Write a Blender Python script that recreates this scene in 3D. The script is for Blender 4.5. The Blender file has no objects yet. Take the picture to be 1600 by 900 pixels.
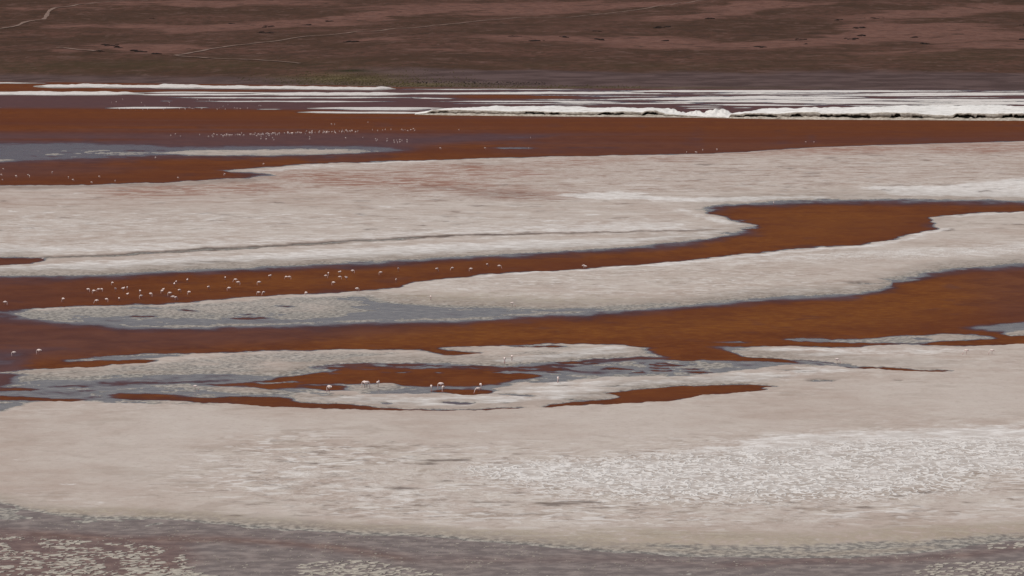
import bpy, bmesh, math, random
import numpy as np
from mathutils import Vector, Matrix

random.seed(7)
RNG = np.random.RandomState(11)
scene = bpy.context.scene
C = scene.collection

# ------------------------------------------------------------------ camera
F = 9144.0            # focal length in photo pixels (1600 wide)
CAMH = 45.0           # viewpoint above the lagoon
HORIZON = 60.0
PITCH = math.atan((450.0 - HORIZON) / F)
cam_d = bpy.data.cameras.new('camera')
cam = bpy.data.objects.new('camera', cam_d)
C.objects.link(cam)
cam.location = (0, 0, CAMH)
cam.rotation_euler = (math.pi / 2 - PITCH, 0, 0)
cam_d.sensor_width = 36.0
cam_d.lens = F / 1600.0 * 36.0
cam_d.clip_start = 1.0
cam_d.clip_end = 80000.0
scene.camera = cam

# ------------------------------------------------------------------ light
SUN_DIR = Vector((-0.36, -0.24, 0.90)).normalized()      # towards the sun
world = bpy.data.worlds.new('World')
scene.world = world
world.use_nodes = True
wn = world.node_tree.nodes
bg = wn['Background']
sky = wn.new('ShaderNodeTexSky')
sky.sky_type = 'NISHITA'
sky.sun_disc = False
sky.sun_elevation = math.asin(SUN_DIR.z)
sky.sun_rotation = math.atan2(SUN_DIR.x, SUN_DIR.y)
sky.altitude = 1200.0
sky.air_density = 1.0
sky.dust_density = 3.0
world.node_tree.links.new(sky.outputs[0], bg.inputs['Color'])
bg.inputs['Strength'].default_value = 0.05
sun_d = bpy.data.lights.new('sun', 'SUN')
sun_d.energy = 3.3
sun_d.angle = math.radians(0.5)
sun_d.color = (1.0, 0.945, 0.875)
sun = bpy.data.objects.new('sun', sun_d)
C.objects.link(sun)
sun.rotation_euler = (-SUN_DIR).to_track_quat('-Z', 'Y').to_euler()
vs_ = scene.view_settings
vs_.view_transform = 'Standard'
vs_.look = 'None'
vs_.exposure = 0.0
vs_.gamma = 1.0
vs_.use_curve_mapping = False

# ------------------------------------------------------------------ helpers
cp, sp = math.cos(PITCH), math.sin(PITCH)

def ray(u, v):
    a = (np.asarray(u, float) - 800.0) / F
    b = (450.0 - np.asarray(v, float)) / F
    dx = a
    dy = cp + b * sp
    dz = -sp + b * cp
    return dx, dy, dz

def on_plane(u, v, z=0.0):
    dx, dy, dz = ray(u, v)
    s = (z - CAMH) / dz
    return dx * s, dy * s

def at_depth(u, v, D):
    dx, dy, dz = ray(u, v)
    s = D / dy
    return dx * s, dy * s, CAMH + dz * s

TAB = RNG.rand(256, 256)

def vnoise(x, y, seed=0):
    x = np.asarray(x, float) + seed * 17.31
    y = np.asarray(y, float) + seed * 41.7
    xi = np.floor(x).astype(int)
    yi = np.floor(y).astype(int)
    fx = x - xi
    fy = y - yi
    fx = fx * fx * (3 - 2 * fx)
    fy = fy * fy * (3 - 2 * fy)
    a = TAB[xi & 255, yi & 255]
    b = TAB[(xi + 1) & 255, yi & 255]
    c = TAB[xi & 255, (yi + 1) & 255]
    d = TAB[(xi + 1) & 255, (yi + 1) & 255]
    return (a * (1 - fx) + b * fx) * (1 - fy) + (c * (1 - fx) + d * fx) * fy

def fbm(x, y, oct=4, seed=0):
    t = 0.0
    amp = 0.5
    f = 1.0
    n = 0.0
    for i in range(oct):
        t = t + amp * (vnoise(x * f, y * f, seed + i * 3) - 0.5) * 2
        n += amp
        amp *= 0.5
        f *= 2.03
    return t / n

def smooth(e0, e1, x):
    t = np.clip((x - e0) / (e1 - e0), 0, 1)
    return t * t * (3 - 2 * t)

# ------------------------------------------------------------------ plan of the lagoon
# The plan is drawn on a fan-shaped survey grid (bearing u, sight row v) lying on the lagoon plane.
U0, U1, DU = -220.0, 1820.0, 2.0
V0, V1, DV = 118.0, 964.0, 0.5
NU = int((U1 - U0) / DU) + 1
NV = int((V1 - V0) / DV) + 1
GU = U0 + DU * np.arange(NU)
GV = V0 + DV * np.arange(NV)

def layer(val=0.0):
    return np.full((NV, NU), float(val))

def gauss(s):
    if s < 0.2:
        return np.array([1.0])
    r = max(1, int(3 * s + 0.5))
    k = np.exp(-0.5 * (np.arange(-r, r + 1) / s) ** 2)
    return k / k.sum()

def blur(a, sx, sy):
    for k, ax in ((gauss(sx), 1), (gauss(sy), 0)):
        r = len(k) // 2
        if r == 0:
            continue
        pad = [(0, 0), (0, 0)]
        pad[ax] = (r, r)
        b = np.pad(a, pad, mode='edge')
        o = np.zeros_like(a)
        n = a.shape[ax]
        for i, w in enumerate(k):
            o += w * (b[i:i + n, :] if ax == 0 else b[:, i:i + n])
        a = o
    return a

def spline(pts, n=6, closed=True):
    P = np.array(pts, float)
    m = len(P)
    out = []
    rng = range(m) if closed else range(m - 1)
    for i in rng:
        if closed:
            p0, p1, p2, p3 = P[(i - 1) % m], P[i], P[(i + 1) % m], P[(i + 2) % m]
        else:
            p0, p1, p2, p3 = P[max(i - 1, 0)], P[i], P[i + 1], P[min(i + 2, m - 1)]
        for k in range(n):
            t = k / n
            q = 0.5 * ((2 * p1) + (p2 - p0) * t + (2 * p0 - 5 * p1 + 4 * p2 - p3) * t * t + (3 * p1 - p0 - 3 * p2 + p3) * t ** 3)
            # keep the curve tame: blend towards the chord
            out.append(0.5 * q + 0.5 * (p1 * (1 - t) + p2 * t))
    if not closed:
        out.append(P[-1])
    return np.array(out)

def mask_poly(pts, sx, sy, smoothed=True):
    P = spline(pts) if smoothed else np.array(pts, float)
    mx, my = int(sx * 3 / DU) + 3, int(sy * 3 / DV) + 3
    i0 = int(np.clip((P[:, 0].min() - U0) / DU - mx, 0, NU - 1))
    i1 = int(np.clip((P[:, 0].max() - U0) / DU + mx + 1, 0, NU - 1)) + 1
    j0 = int(np.clip((P[:, 1].min() - V0) / DV - my, 0, NV - 1))
    j1 = int(np.clip((P[:, 1].max() - V0) / DV + my + 1, 0, NV - 1)) + 1
    uu = GU[i0:i1]
    vv = GV[j0:j1]
    m = np.zeros((len(vv), len(uu)))
    # column scan: for every bearing count crossings in v with sub-row coverage
    x0, y0 = P[:, 0], P[:, 1]
    x1, y1 = np.roll(x0, -1), np.roll(y0, -1)
    for ci, u in enumerate(uu):
        hit = (x0 <= u) != (x1 <= u)
        if not hit.any():
            continue
        ys = np.sort(y0[hit] + (u - x0[hit]) * (y1[hit] - y0[hit]) / (x1[hit] - x0[hit]))
        for a, b in zip(ys[0::2], ys[1::2]):
            m[:, ci] += np.clip((np.minimum(vv + DV / 2, b) - np.maximum(vv - DV / 2, a)) / DV, 0, 1)
    m = np.clip(m, 0, 1)
    m = blur(m, sx / DU, sy / DV)
    return (slice(j0, j1), slice(i0, i1)), m

def paint(A, pts, val, sx=3.0, sy=1.0, smoothed=True, amount=1.0):
    sl, m = mask_poly(pts, sx, sy, smoothed)
    m = m * amount
    A[sl] = A[sl] * (1 - m) + val * m

def bar(u0, u1, v, t, v1=None, taper=0.35):
    """a long thin lens between two bearings"""
    v1 = v if v1 is None else v1
    n = 10
    top, bot = [], []
    for i in range(n + 1):
        s = i / n
        w = t / 2 * min(1, s / taper + 0.12, (1 - s) / taper + 0.12)
        c = v + (v1 - v) * s
        top.append((u0 + (u1 - u0) * s, c - w))
        bot.append((u0 + (u1 - u0) * s, c + w))
    return top + bot[::-1]

def ribbon(pts, t):
    """thin ribbon along a line of (u, v[, thickness])"""
    P = spline([(p[0], p[1]) for p in pts], 6, False)
    T = np.interp(P[:, 0], [p[0] for p in pts], [p[2] if len(p) > 2 else t for p in pts]) if pts[0][0] < pts[-1][0] else np.full(len(P), t)
    top = [(p[0], p[1] - w / 2) for p, w in zip(P, T)]
    bot = [(p[0], p[1] + w / 2) for p, w in zip(P, T)]
    return top + bot[::-1]

def shelve(reach):
    """let the bottom fall off slowly from the farther shores: limit the depth by the mean level of the strip beyond"""
    n = int(reach / DV)
    c = np.cumsum(np.vstack([np.repeat(L[:1], n, 0), L]), 0)
    mean = (c[n:] - c[:-n]) / n
    mean = blur(mean, 5, 1)
    nzs = fbm(np.broadcast_to(GU / 45, L.shape), np.broadcast_to((GV / 7)[:, None], L.shape), 3, 77)
    q = np.clip((1 - mean) / 2 * (1.0 + 0.5 * nzs), 0, 1)
    lim = 0.15 + 0.87 * q ** 1.1
    keep = (GV < 190)[:, None]
    L[:] = np.where((L < 0) & ~keep, -np.minimum(-L, lim), L)

L = layer(1.0)          # level: 1 dry salt, 0 shoreline, -1 deep water
ROUGH = layer(0.11)     # unevenness of the level
BANK = layer(0.0)       # extra height of salt ridges in metres
W_ = layer(0.0)         # bright fresh salt
RED = layer(0.0)        # rusty algae stain on the crust
OCH = layer(0.0)        # yellow-olive algae
CRU = layer(0.0)        # scaly crust
PUR = layer(0.0)        # purple, maroon water
BRI = layer(0.0)        # grey milky brine
DRK = layer(0.0)        # dark mud
TEX = layer(0.30)       # how cracked and ribbed the crust is
XL, XR = -230, 1830

# ---- upper lagoon
S1 = [(XL, 293), (0, 290.5), (100, 290), (167, 288), (267, 285), (333, 281.5), (383, 278.5), (418, 275), (433, 273.5),
      (405, 270.5), (375, 268.5), (350, 267), (385, 264), (417, 261), (467, 258), (533, 255), (600, 253), (683, 250), (766, 247.5), (866, 245), (960, 243), (1067, 241), (1133, 239),
      (1199, 235), (1266, 231), (1333, 228), (1450, 225), (1600, 221), (XR, 215)]
paint(L, [(XL, 126), (0, 126.5), (533, 133), (900, 137), (1600, 141), (XR, 142)] + S1[::-1], -1.0, 3, 0.8)
shelve(6.0)
# shallow purple and blue water
paint(L, [(XL, 222), (0, 223), (130, 221), (300, 228), (420, 226), (533, 226), (600, 228), (665, 235), (560, 241), (430, 245), (330, 244.5), (250, 245), (170, 247), (90, 252), (0, 256), (XL, 258)], -0.15, 20, 2.8)
paint(L, [(640, 218), (700, 211), (850, 210), (870, 214), (790, 219), (700, 222), (600, 226), (560, 226)], -0.30, 12, 1.6, amount=0.75)
paint(L, [(265, 238.5), (300, 235.5), (360, 235), (430, 234.5), (500, 233), (560, 235), (580, 237.5), (533, 240), (430, 242.5), (330, 243), (280, 241)], 0.36, 14, 1.1)
paint(L, bar(70, 250, 240.5, 4, 239), 0.02, 8, 0.8)
paint(L, bar(-200, 28, 252, 6, 251), 0.25, 5, 0.8)
paint(L, bar(755, 850, 231.5, 3.2), -0.10, 6, 0.7)
paint(L, bar(850, 1010, 230.5, 2.2), -0.35, 6, 0.7)
paint(ROUGH, [(60, 234), (300, 234), (590, 232), (590, 243), (300, 245), (60, 246)], 0.22, 5, 1)
paint(PUR, [(XL, 205), (0, 206), (300, 207), (600, 205), (760, 205), (900, 208), (840, 216), (700, 226), (640, 232), (560, 243), (300, 246), (0, 258), (XL, 258)], 0.85, 14, 3)
paint(PUR, [(860, 214), (1100, 222), (1300, 219), (1600, 205), (XR, 205), (XR, 219), (1600, 221), (1333, 228), (1199, 235), (1067, 241), (866, 244), (760, 238)], 0.35, 20, 3)
for b_ in range(26):
    v_ = random.uniform(180, 226); u_ = random.uniform(-300, 1300)
    paint(PUR, bar(u_, u_ + random.uniform(300, 900), v_, random.uniform(0.8, 3.0), v_ + random.uniform(-1, 1)), random.choice([0.15, 0.3, 0.45, 0.6]), 20, 0.8, False)
paint(PUR, [(XL, 258), (60, 256), (240, 262), (150, 272), (0, 278), (XL, 279)], 0.5, 30, 4)
# purple far water between the salt bars
paint(PUR, [(XL, 148), (0, 147), (250, 146), (640, 138), (1000, 139), (1600, 142), (XR, 142), (XR, 186), (1600, 187), (1200, 180), (700, 176), (470, 172), (300, 169.5), (0, 169), (XL, 169)], 0.9, 10, 1.0)
paint(PUR, [(700, 149), (800, 148), (900, 151), (880, 154), (740, 154.5)], 0.1, 16, 0.8)
paint(PUR, [(190, 137), (330, 138), (600, 141), (330, 141), (200, 141)], 0.8, 10, 0.7)

# far salt bars and ridges
def saltbar(u0, u1, v, t, v1=None, h=0.0, lvl=0.9, taper=0.3, white=1.0):
    if u0 > 900:
        t *= 1.3
    p = bar(u0, u1, v, t, v1, taper)
    paint(L, p, lvl, 2.5, 0.35, False)
    paint(W_, bar(u0 - 4, u1 + 4, v, t + 1.2, v1, taper), white, 3, 0.5, False)
    if h > 0:
        paint(BANK, bar(u0, u1, v + 0.2, t * 0.8, v1, taper), h, 3, 0.5, False)
for a in [(XL, 80, 129.8, 1.8, 129.9, 0.2), (54, 330, 134.6, 4.4, 136.0, 1.3, 0.9, 0.03), (300, 470, 136.3, 4.0, 137.3, 1.1, 0.9, 0.1),
          (440, 615, 137.6, 4.2, 138.8, 1.2, 0.9, 0.16), (590, 960, 139.6, 1.2, 139.7), (XL, 225, 145.8, 4.6, 146.4, 0.9, 0.9, 0.05),
          (200, 440, 144.4, 1.7, 145.0, 0.2), (205, 440, 147.9, 2.2, 148.0, 0.3), (390, 640, 147.2, 4.6, 147.0, 0.8, 0.9, 0.2), (600, 1010, 146.6, 2.6, 144.9, 0.2, 0.9, 0.2),
          (235, 700, 152.6, 1.5, 152.7), (290, 630, 158.5, 1.6, 158.4), (640, 720, 153.8, 1.2), (160, 300, 168.6, 2.0, 168.0), (XL, 14, 167.8, 1.6),
          (300, 330, 168.0, 0.8), (246, 275, 158.2, 0.7), (395, 445, 170.6, 0.9), (475, 700, 169.0, 2.8, 169.2, 0.2), (508, 690, 171.5, 1.2),
          (462, 690, 175.4, 2.6, 176.6, 0.2), (660, 985, 158.4, 1.5, 158.2), (690, 820, 161.5, 0.7), (795, 1140, 161.8, 0.9), (860, 985, 159.8, 1.0),
          (890, 1060, 150.6, 0.9, 150.4), (930, 1360, 154.8, 2.0, 152.0), (990, 1420, 142.6, 2.0, 143.6), (1040, 1200, 158.6, 0.9), (1000, 1620, 146.6, 1.0, 147.4),
          (1120, 1360, 152.4, 2.2, 152.2), (1250, XR, 155.6, 1.8, 156.4), (1280, 1480, 149.0, 1.0), (1100, XR, 158.9, 0.9, 160.0), (1290, XR, 161.9, 1.2, 163.0),
          (1440, XR, 145.6, 1.0, 147.0), (1130, 1300, 164.5, 1.2), (1050, 1135, 166.0, 0.9), (1060, 1140, 169.2, 0.9), (1140, 1180, 168.5, 0.8), (620, 1600, 141.6, 0.6, 141.6), (960, 1500, 140.9, 0.9, 142.2), (1380, 1600, 152.8, 0.7), (1150, 1500, 149.9, 0.6)]:
    saltbar(*a)
paint(ROUGH, [(500, 141), (1000, 140), (XR, 143), (XR, 166), (1200, 168), (700, 164), (300, 160), (300, 150)], 0.28, 20, 2)
for i in range(80):     # hair-thin streaks of salt among the bars
    u = random.choice([random.uniform(640, 1700), random.uniform(950, 1600)])
    saltbar(u, u + random.uniform(60, 300), random.uniform(141, 165), random.uniform(0.45, 1.1), lvl=0.7)

# ---- thin creek across the wide flat
paint(L, [(XL, 400), (0, 401), (40, 402), (72, 404), (45, 412), (0, 415.5), (XL, 418)], -0.8, 6, 1.0)
paint(PUR, [(XL, 400), (0, 401), (72, 404), (45, 412), (0, 415.5), (XL, 418)], 0.3, 6, 1.0)
CREEK = [(60, 403.5, 3), (110, 402, 3.6), (183, 400, 4.4), (233, 396, 4.2), (333, 390.5, 5), (430, 385, 4.6), (533, 379, 3.8), (666, 371, 3.2), (833, 366, 2.2), (950, 364, 1.8), (1067, 362, 1.6), (1125, 361, 1)]
paint(DRK, ribbon(CREEK, 4), 1.0, 4, 0.6)
paint(L, ribbon([(c[0], c[1], c[2] * 0.7) for c in CREEK[:8]], 3), 0.02, 4, 0.6)
paint(W_, ribbon([(c[0], c[1] + 0.7 * c[2] + 2.2, 2.6) for c in CREEK[3:]], 3), 0.5, 8, 0.8)
paint(W_, ribbon([(c[0], c[1] - 0.7 * c[2] - 3, 5) for c in CREEK[2:]], 4), 0.55, 8, 1.5)

# ---- second channel
C2U = [(XL, 432), (0, 431), (100, 430), (170, 428), (233, 425), (333, 419.5), (430, 416), (533, 412), (666, 403.5), (833, 395), (966, 387), (1067, 378), (1109, 371.5),
       (1149, 362), (1172, 356), (1186, 352), (1165, 348), (1149, 345), (1126, 339.5), (1109, 332), (1103, 325), (1133, 318.5), (1199, 315), (1299, 312.5), (1400, 311.5), (1500, 312), (1600, 313), (XR, 316)]
C2L = [(XL, 492), (0, 487), (43, 484), (100, 480.5), (200, 477), (300, 472), (400, 463.5), (533, 457.5), (566, 455), (626, 449), (636, 442), (683, 437.5), (733, 431.5), (800, 427), (933, 419.5),
       (1067, 408), (1166, 397), (1266, 388), (1366, 380), (1400, 373), (1446, 363.5), (1470, 358), (1466, 352), (1452, 345), (1450, 340.5), (1483, 335.5), (1533, 332.5), (1600, 330), (XR, 324)]
paint(L, C2U + C2L[::-1], -1.0, 4, 1.3)
# ---- third channel
C3U = [(XL, 497), (0, 492), (33, 496), (83, 502), (130, 503), (170, 506), (205, 510), (300, 510.5), (420, 508), (533, 503.5), (633, 502), (766, 497), (833, 492), (933, 487), (1067, 477), (1100, 474.5),
       (1200, 464.5), (1333, 459), (1383, 449.5), (1400, 443), (1378, 440), (1415, 436), (1433, 430), (1466, 422), (1530, 417), (1600, 411.5), (XR, 398)]
C3L = [(XL, 585), (0, 582), (60, 577), (100, 575), (180, 570), (240, 564), (167, 562), (100, 564.5), (130, 558.5), (200, 555), (267, 552.5), (367, 551), (450, 549), (533, 547), (633, 547), (668, 551), (700, 555), (745, 552), (700, 547), (683, 543.5),
       (780, 541.5), (866, 538), (966, 539), (1010, 545), (1040, 551), (1075, 560), (1120, 557), (1142, 549), (1150, 543), (1199, 541), (1300, 543), (1333, 541.5), (1400, 539), (1440, 538), (1470, 540),
       (1490, 543), (1540, 542), (1600, 537), (XR, 530)]
paint(L, C3U + C3L[::-1], -1.0, 4, 1.3)
shelve(15.0)
paint(L, [(XL, 402), (0, 403.5), (40, 404.5), (66, 405), (45, 410), (0, 413), (XL, 416)], -1.0, 6, 0.8)
ORG = layer(0.0)        # brighter rust where the brine is richest
paint(ORG, [(700, 512), (1000, 500), (1300, 472), (1440, 440), (1600, 428), (1560, 470), (1440, 505), (1150, 522), (800, 530), (500, 540), (520, 525)], 0.9, 60, 7)
paint(ORG, [(1180, 330), (1400, 326), (1420, 350), (1300, 376), (1050, 396), (760, 416), (500, 440), (380, 440), (700, 412), (1000, 392), (1160, 366)], 0.7, 40, 5)
paint(ORG, [(300, 440), (560, 424), (620, 430), (450, 450), (250, 462)], 0.5, 40, 5)
def slivers(shore, n, below, above):
    us_ = [p[0] for p in shore]
    for _ in range(n):
        i_ = random.randrange(len(shore) - 1)
        t_ = random.random()
        u_ = shore[i_][0] * (1 - t_) + shore[i_ + 1][0] * t_
        v_ = shore[i_][1] * (1 - t_) + shore[i_ + 1][1] * t_
        if not -150 < u_ < 1750:
            continue
        w_ = random.uniform(12, 55)
        o_ = random.uniform(-above, below)
        val = random.choice([-0.10, -0.3, -0.6, 0.02]) if o_ < 0 else random.choice([0.08, -0.05, 0.2])
        paint(L, bar(u_ - w_ / 2, u_ + w_ / 2, v_ + o_, random.uniform(0.7, 1.8), v_ + o_ - random.uniform(-.5, .8)), val, 4, 0.4, False)
slivers(C2U, 46, 2.0, 4.0)
slivers(C3U, 60, 2.0, 6.0)
slivers(C3L, 50, 2.5, 2.0)
slivers(S1, 24, 1.2, 1.2)
paint(PUR, [(XL, 540), (0, 545), (60, 541), (150, 541), (120, 546), (60, 552), (48, 560), (40, 572), (60, 578), (20, 590), (0, 612), (XL, 615)], 0.9, 10, 2.5)
paint(PUR, [(XL, 480), (0, 484), (40, 485), (30, 492), (80, 503), (170, 507), (120, 512), (0, 507), (XL, 507)], 0.85, 10, 2)
paint(L, [(XL, 541), (0, 545), (60, 543), (120, 543), (60, 549), (46, 558), (30, 571), (0, 574), (XL, 574)], -0.38, 14, 2)
paint(L, [(XL, 488), (0, 487), (20, 484), (60, 484), (26, 491), (60, 501), (20, 500), (0, 497), (XL, 500)], -0.4, 8, 1.5)
paint(PUR, [(350, 520), (430, 517), (533, 514), (600, 511), (560, 517), (420, 525)], 0.35, 20, 2)
paint(PUR, [(XL, 500), (0, 505), (300, 512), (560, 508), (700, 512), (520, 530), (300, 545), (100, 560), (XL, 575)], 0.55, 60, 6)
paint(PUR, [(XL, 430), (0, 431), (120, 430), (160, 450), (60, 484), (XL, 490)], 0.3, 40, 6)
paint(PUR, [(1500, 420), (1620, 410), (XR, 400), (XR, 500), (1600, 508), (1540, 490)], 0.3, 30, 8)
# shoals between the second and third channel
paint(L, [(26, 493), (60, 486), (120, 482), (220, 478.5), (310, 474), (420, 467), (540, 461), (580, 462), (640, 474), (700, 476), (800, 478), (900, 482), (980, 476), (1060, 470), (1067, 476), (933, 486), (833, 491), (766, 496),
          (633, 501), (533, 502.5), (420, 507), (300, 509.5), (205, 509), (170, 505), (83, 501)], 0.03, 6, 1.6)
paint(ROUGH, [(26, 490), (220, 474), (420, 463), (540, 457), (700, 470), (900, 476), (1067, 468), (1067, 480), (833, 494), (533, 505), (205, 512), (83, 503)], 0.12, 6, 2)
paint(L, [(40, 492), (90, 486), (200, 480), (240, 482), (200, 496), (120, 500), (70, 498)], -0.04, 20, 3)
paint(L, [(533, 462), (560, 466), (640, 478), (760, 482), (860, 482), (960, 478), (930, 485), (833, 490), (766, 495), (633, 500), (560, 501), (520, 497), (560, 488), (590, 478)], -0.12, 16, 2.5)
paint(L, [(120, 504), (200, 500), (300, 497), (400, 499), (480, 500), (533, 497), (533, 503), (300, 509), (200, 509), (150, 506)], -0.14, 10, 1.2)
paint(L, [(45, 490), (100, 484), (200, 481), (260, 484), (210, 494), (120, 496), (60, 495)], 0.05, 10, 1.5)
paint(L, [(240, 484), (330, 475), (430, 468), (500, 466), (560, 476), (520, 486), (440, 492), (330, 490)], 0.13, 12, 2)
for p in [(205, 245, 494, 2.2), (275, 322, 484, 2.4, 486), (345, 425, 496.5, 2.4, 497.5), (430, 465, 478, 1.6), (375, 400, 491, 1.2), (330, 355, 469.5, 1.0)]:
    paint(L, bar(*p[:4], p[4] if len(p) > 4 else None), -0.75, 4, 0.5)
    paint(PUR, bar(*p[:4], p[4] if len(p) > 4 else None), 0.5, 4, 0.6)
# olive sand on the island
paint(OCH, [(600, 462), (680, 460), (760, 460), (860, 466), (960, 468), (1040, 468), (980, 474), (900, 478), (800, 476), (680, 474)], 0.55, 20, 3)
paint(L, [(1060, 472), (1110, 470), (1200, 461), (1120, 474)], -0.12, 8, 1.2)
paint(L, [(1380, 446), (1400, 438), (1460, 422), (1440, 420), (1400, 432), (1372, 438)], 0.0, 8, 1.5)
paint(L, bar(1310, 1385, 443, 2.0, 443.5), -0.1, 4, 0.5)
paint(DRK, bar(1305, 1365, 442, 1.6), 0.8, 3, 0.5)

# ---- the maze of shoals around the middle pools
paint(L, [(XL, 586), (0, 584), (40, 583), (90, 590), (200, 584), (330, 583), (430, 584), (487, 570), (600, 566), (700, 566), (780, 570), (866, 562), (1000, 557), (1066, 562), (1160, 563), (1250, 567), (1330, 575), (1300, 585),
          (1200, 592), (1066, 590), (960, 591), (880, 596), (790, 604), (770, 616), (680, 617), (560, 616), (470, 617), (480, 628), (640, 640), (720, 641), (633, 643), (533, 640), (417, 636), (367, 631), (233, 627), (133, 627), (50, 630), (23, 636), (0, 644), (XL, 648)], -0.06, 5, 1.4)
paint(ROUGH, [(XL, 580), (0, 580), (100, 585), (430, 575), (600, 560), (870, 555), (1100, 560), (1330, 570), (1250, 592), (960, 590), (780, 615), (480, 620), (350, 630), (100, 628), (XL, 640)], 0.20, 8, 2)
# left island
paint(L, [(33, 590), (45, 585), (80, 580.5), (167, 573.5), (220, 569), (267, 563.5), (320, 556), (400, 551.5), (533, 548.5), (620, 548.5), (645, 552), (600, 557), (533, 564), (487, 568), (420, 569), (450, 576), (420, 581), (383, 583), (233, 583.5), (167, 585), (100, 588), (67, 592)], 0.17, 10, 1.6)
paint(L, [(100, 561.5), (130, 558.8), (200, 555.5), (267, 553.5), (300, 553.5), (255, 560), (180, 562)], -0.13, 8, 0.9)
paint(L, [(60, 577), (110, 575.5), (180, 570), (250, 564), (190, 562.5), (110, 566), (75, 571)], -1.0, 4, 0.8)
# right upper island
paint(L, [(700, 557), (760, 555), (800, 550), (866, 541), (966, 540.5), (1005, 545.5), (1035, 551.5), (1000, 556), (920, 560), (880, 562), (850, 568), (800, 570), (760, 568), (770, 562), (720, 560)], 0.20, 10, 1.3)
paint(L, [(756, 567), (790, 563), (830, 558), (860, 555), (876, 560), (840, 567), (800, 570)], 0.6, 6, 0.8)
paint(BANK, [(760, 566), (790, 563), (830, 559), (850, 561), (835, 566), (800, 569)], 0.25, 6, 0.8)
paint(L, [(880, 548), (930, 541.5), (975, 542), (1010, 548), (990, 553), (920, 555)], 0.6, 10, 1.2)
paint(L, [(795, 541.6), (850, 540), (890, 540.5), (860, 542.8), (820, 543)], -0.8, 4, 0.5)
paint(L, bar(690, 760, 549.5, 3.0, 552), -0.9, 4, 0.5)
# central pool
paint(L, [(300, 602), (340, 600), (383, 598.5), (430, 592), (470, 585), (520, 580), (600, 576), (680, 575), (760, 578), (820, 584), (836, 588), (800, 595), (780, 600), (720, 603), (666, 603.5), (616, 602), (600, 598.5), (550, 600), (477, 600),
          (470, 606), (417, 608), (360, 604)], -1.0, 6, 0.9)
paint(L, [(480, 572), (533, 568), (600, 567), (666, 568.5), (730, 571), (790, 573), (850, 571), (900, 563.5), (960, 559), (1066, 553), (1090, 549), (1140, 556), (1180, 560), (1120, 563), (1040, 562), (1000, 562), (900, 573), (850, 580), (790, 580), (700, 578), (600, 577), (500, 577)], -0.62, 6, 0.8, amount=0.85)
for k in range(60):     # ragged wet streaks across the pool
    u = random.uniform(440, 860); v = 569 + random.random() ** 1.3 * 14 + max(0, (560 - u)) * 0.035
    w = random.uniform(14, 60)
    paint(L, bar(u, u + w, v, random.uniform(0.8, 1.8), v + random.uniform(-.6, .6)), random.choice([-0.08, -0.08, 0.05, -0.9]), 3, 0.4, False)
for k in range(70):
    u = random.uniform(850, 1090); v = 566 + random.random() * 18
    w = random.uniform(14, 50)
    paint(L, bar(u, u + w, v, random.uniform(0.8, 1.7), v + random.uniform(-.5, .5)), random.choice([-0.9, -0.95, -0.9, -0.05, 0.1]), 3, 0.4, False)
paint(L, [(893, 579), (920, 573), (960, 570), (965, 573), (940, 577), (975, 579), (985, 582), (940, 584), (905, 584)], -0.12, 5, 0.6)
paint(L, bar(1110, 1172, 533.8, 2.2, 535), -0.08, 4, 0.5)
# long shoals right of it
paint(L, [(1214, 530.5), (1240, 528), (1300, 530), (1350, 529), (1416, 525), (1466, 522), (1516, 522), (1545, 526), (1556, 530), (1520, 531.5), (1483, 533.5), (1440, 536), (1400, 536.5), (1300, 535), (1240, 533)], 0.10, 6, 0.8)
paint(L, [(1425, 529), (1466, 524.5), (1510, 524), (1530, 528), (1480, 531.5), (1440, 533)], 0.5, 8, 0.8)
paint(L, bar(1420, 1462, 529.5, 3), -0.3, 4, 0.5)
paint(L, bar(1216, 1300, 530.5, 3.0, 532), -0.12, 4, 0.7)
paint(L, [(1500, 514), (1560, 506), (1600, 502), (XR, 495), (XR, 526), (1600, 523), (1560, 519), (1530, 517)], -0.12, 16, 1.6)
paint(L, [(1570, 520), (1600, 517), (XR, 508), (XR, 524), (1600, 525)], 0.5, 6, 0.8)
paint(L, [(1468, 535), (1500, 532.5), (1560, 530), (1600, 531), (XR, 524), (XR, 531), (1600, 538), (1560, 540.5), (1500, 541), (1478, 539)], -1.0, 4, 0.7)
paint(L, [(1400, 546), (1440, 543), (1490, 542), (1560, 542), (1500, 546.5), (1430, 548)], 0.04, 8, 0.7)
# front centre island
paint(L, [(455, 618), (490, 613.5), (533, 611), (620, 614), (680, 616.5), (763, 616), (775, 608), (795, 603), (833, 596), (890, 596), (966, 590.5), (1067, 588.5), (1130, 583), (1200, 575), (1240, 570), (1300, 577), (1370, 582), (1480, 583), (1600, 560), (1600, 600), (1300, 610), (1216, 605), (1166, 601), (1066, 602), (1000, 607), (948, 613), (966, 619),
          (900, 623), (873, 627), (850, 633), (800, 635.5), (720, 637.5), (650, 638.5), (600, 635.5), (540, 631), (475, 628)], 0.75, 5, 1.0)
paint(L, [(1216, 605), (1300, 565), (1400, 545), (1600, 542), (1600, 600), (1300, 625)], 1.0, 12, 2)
paint(L, [(1360, 574), (1430, 577.5), (1498, 581.2), (1430, 581.3), (1365, 577.8)], -0.95, 3, 0.5)
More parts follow.
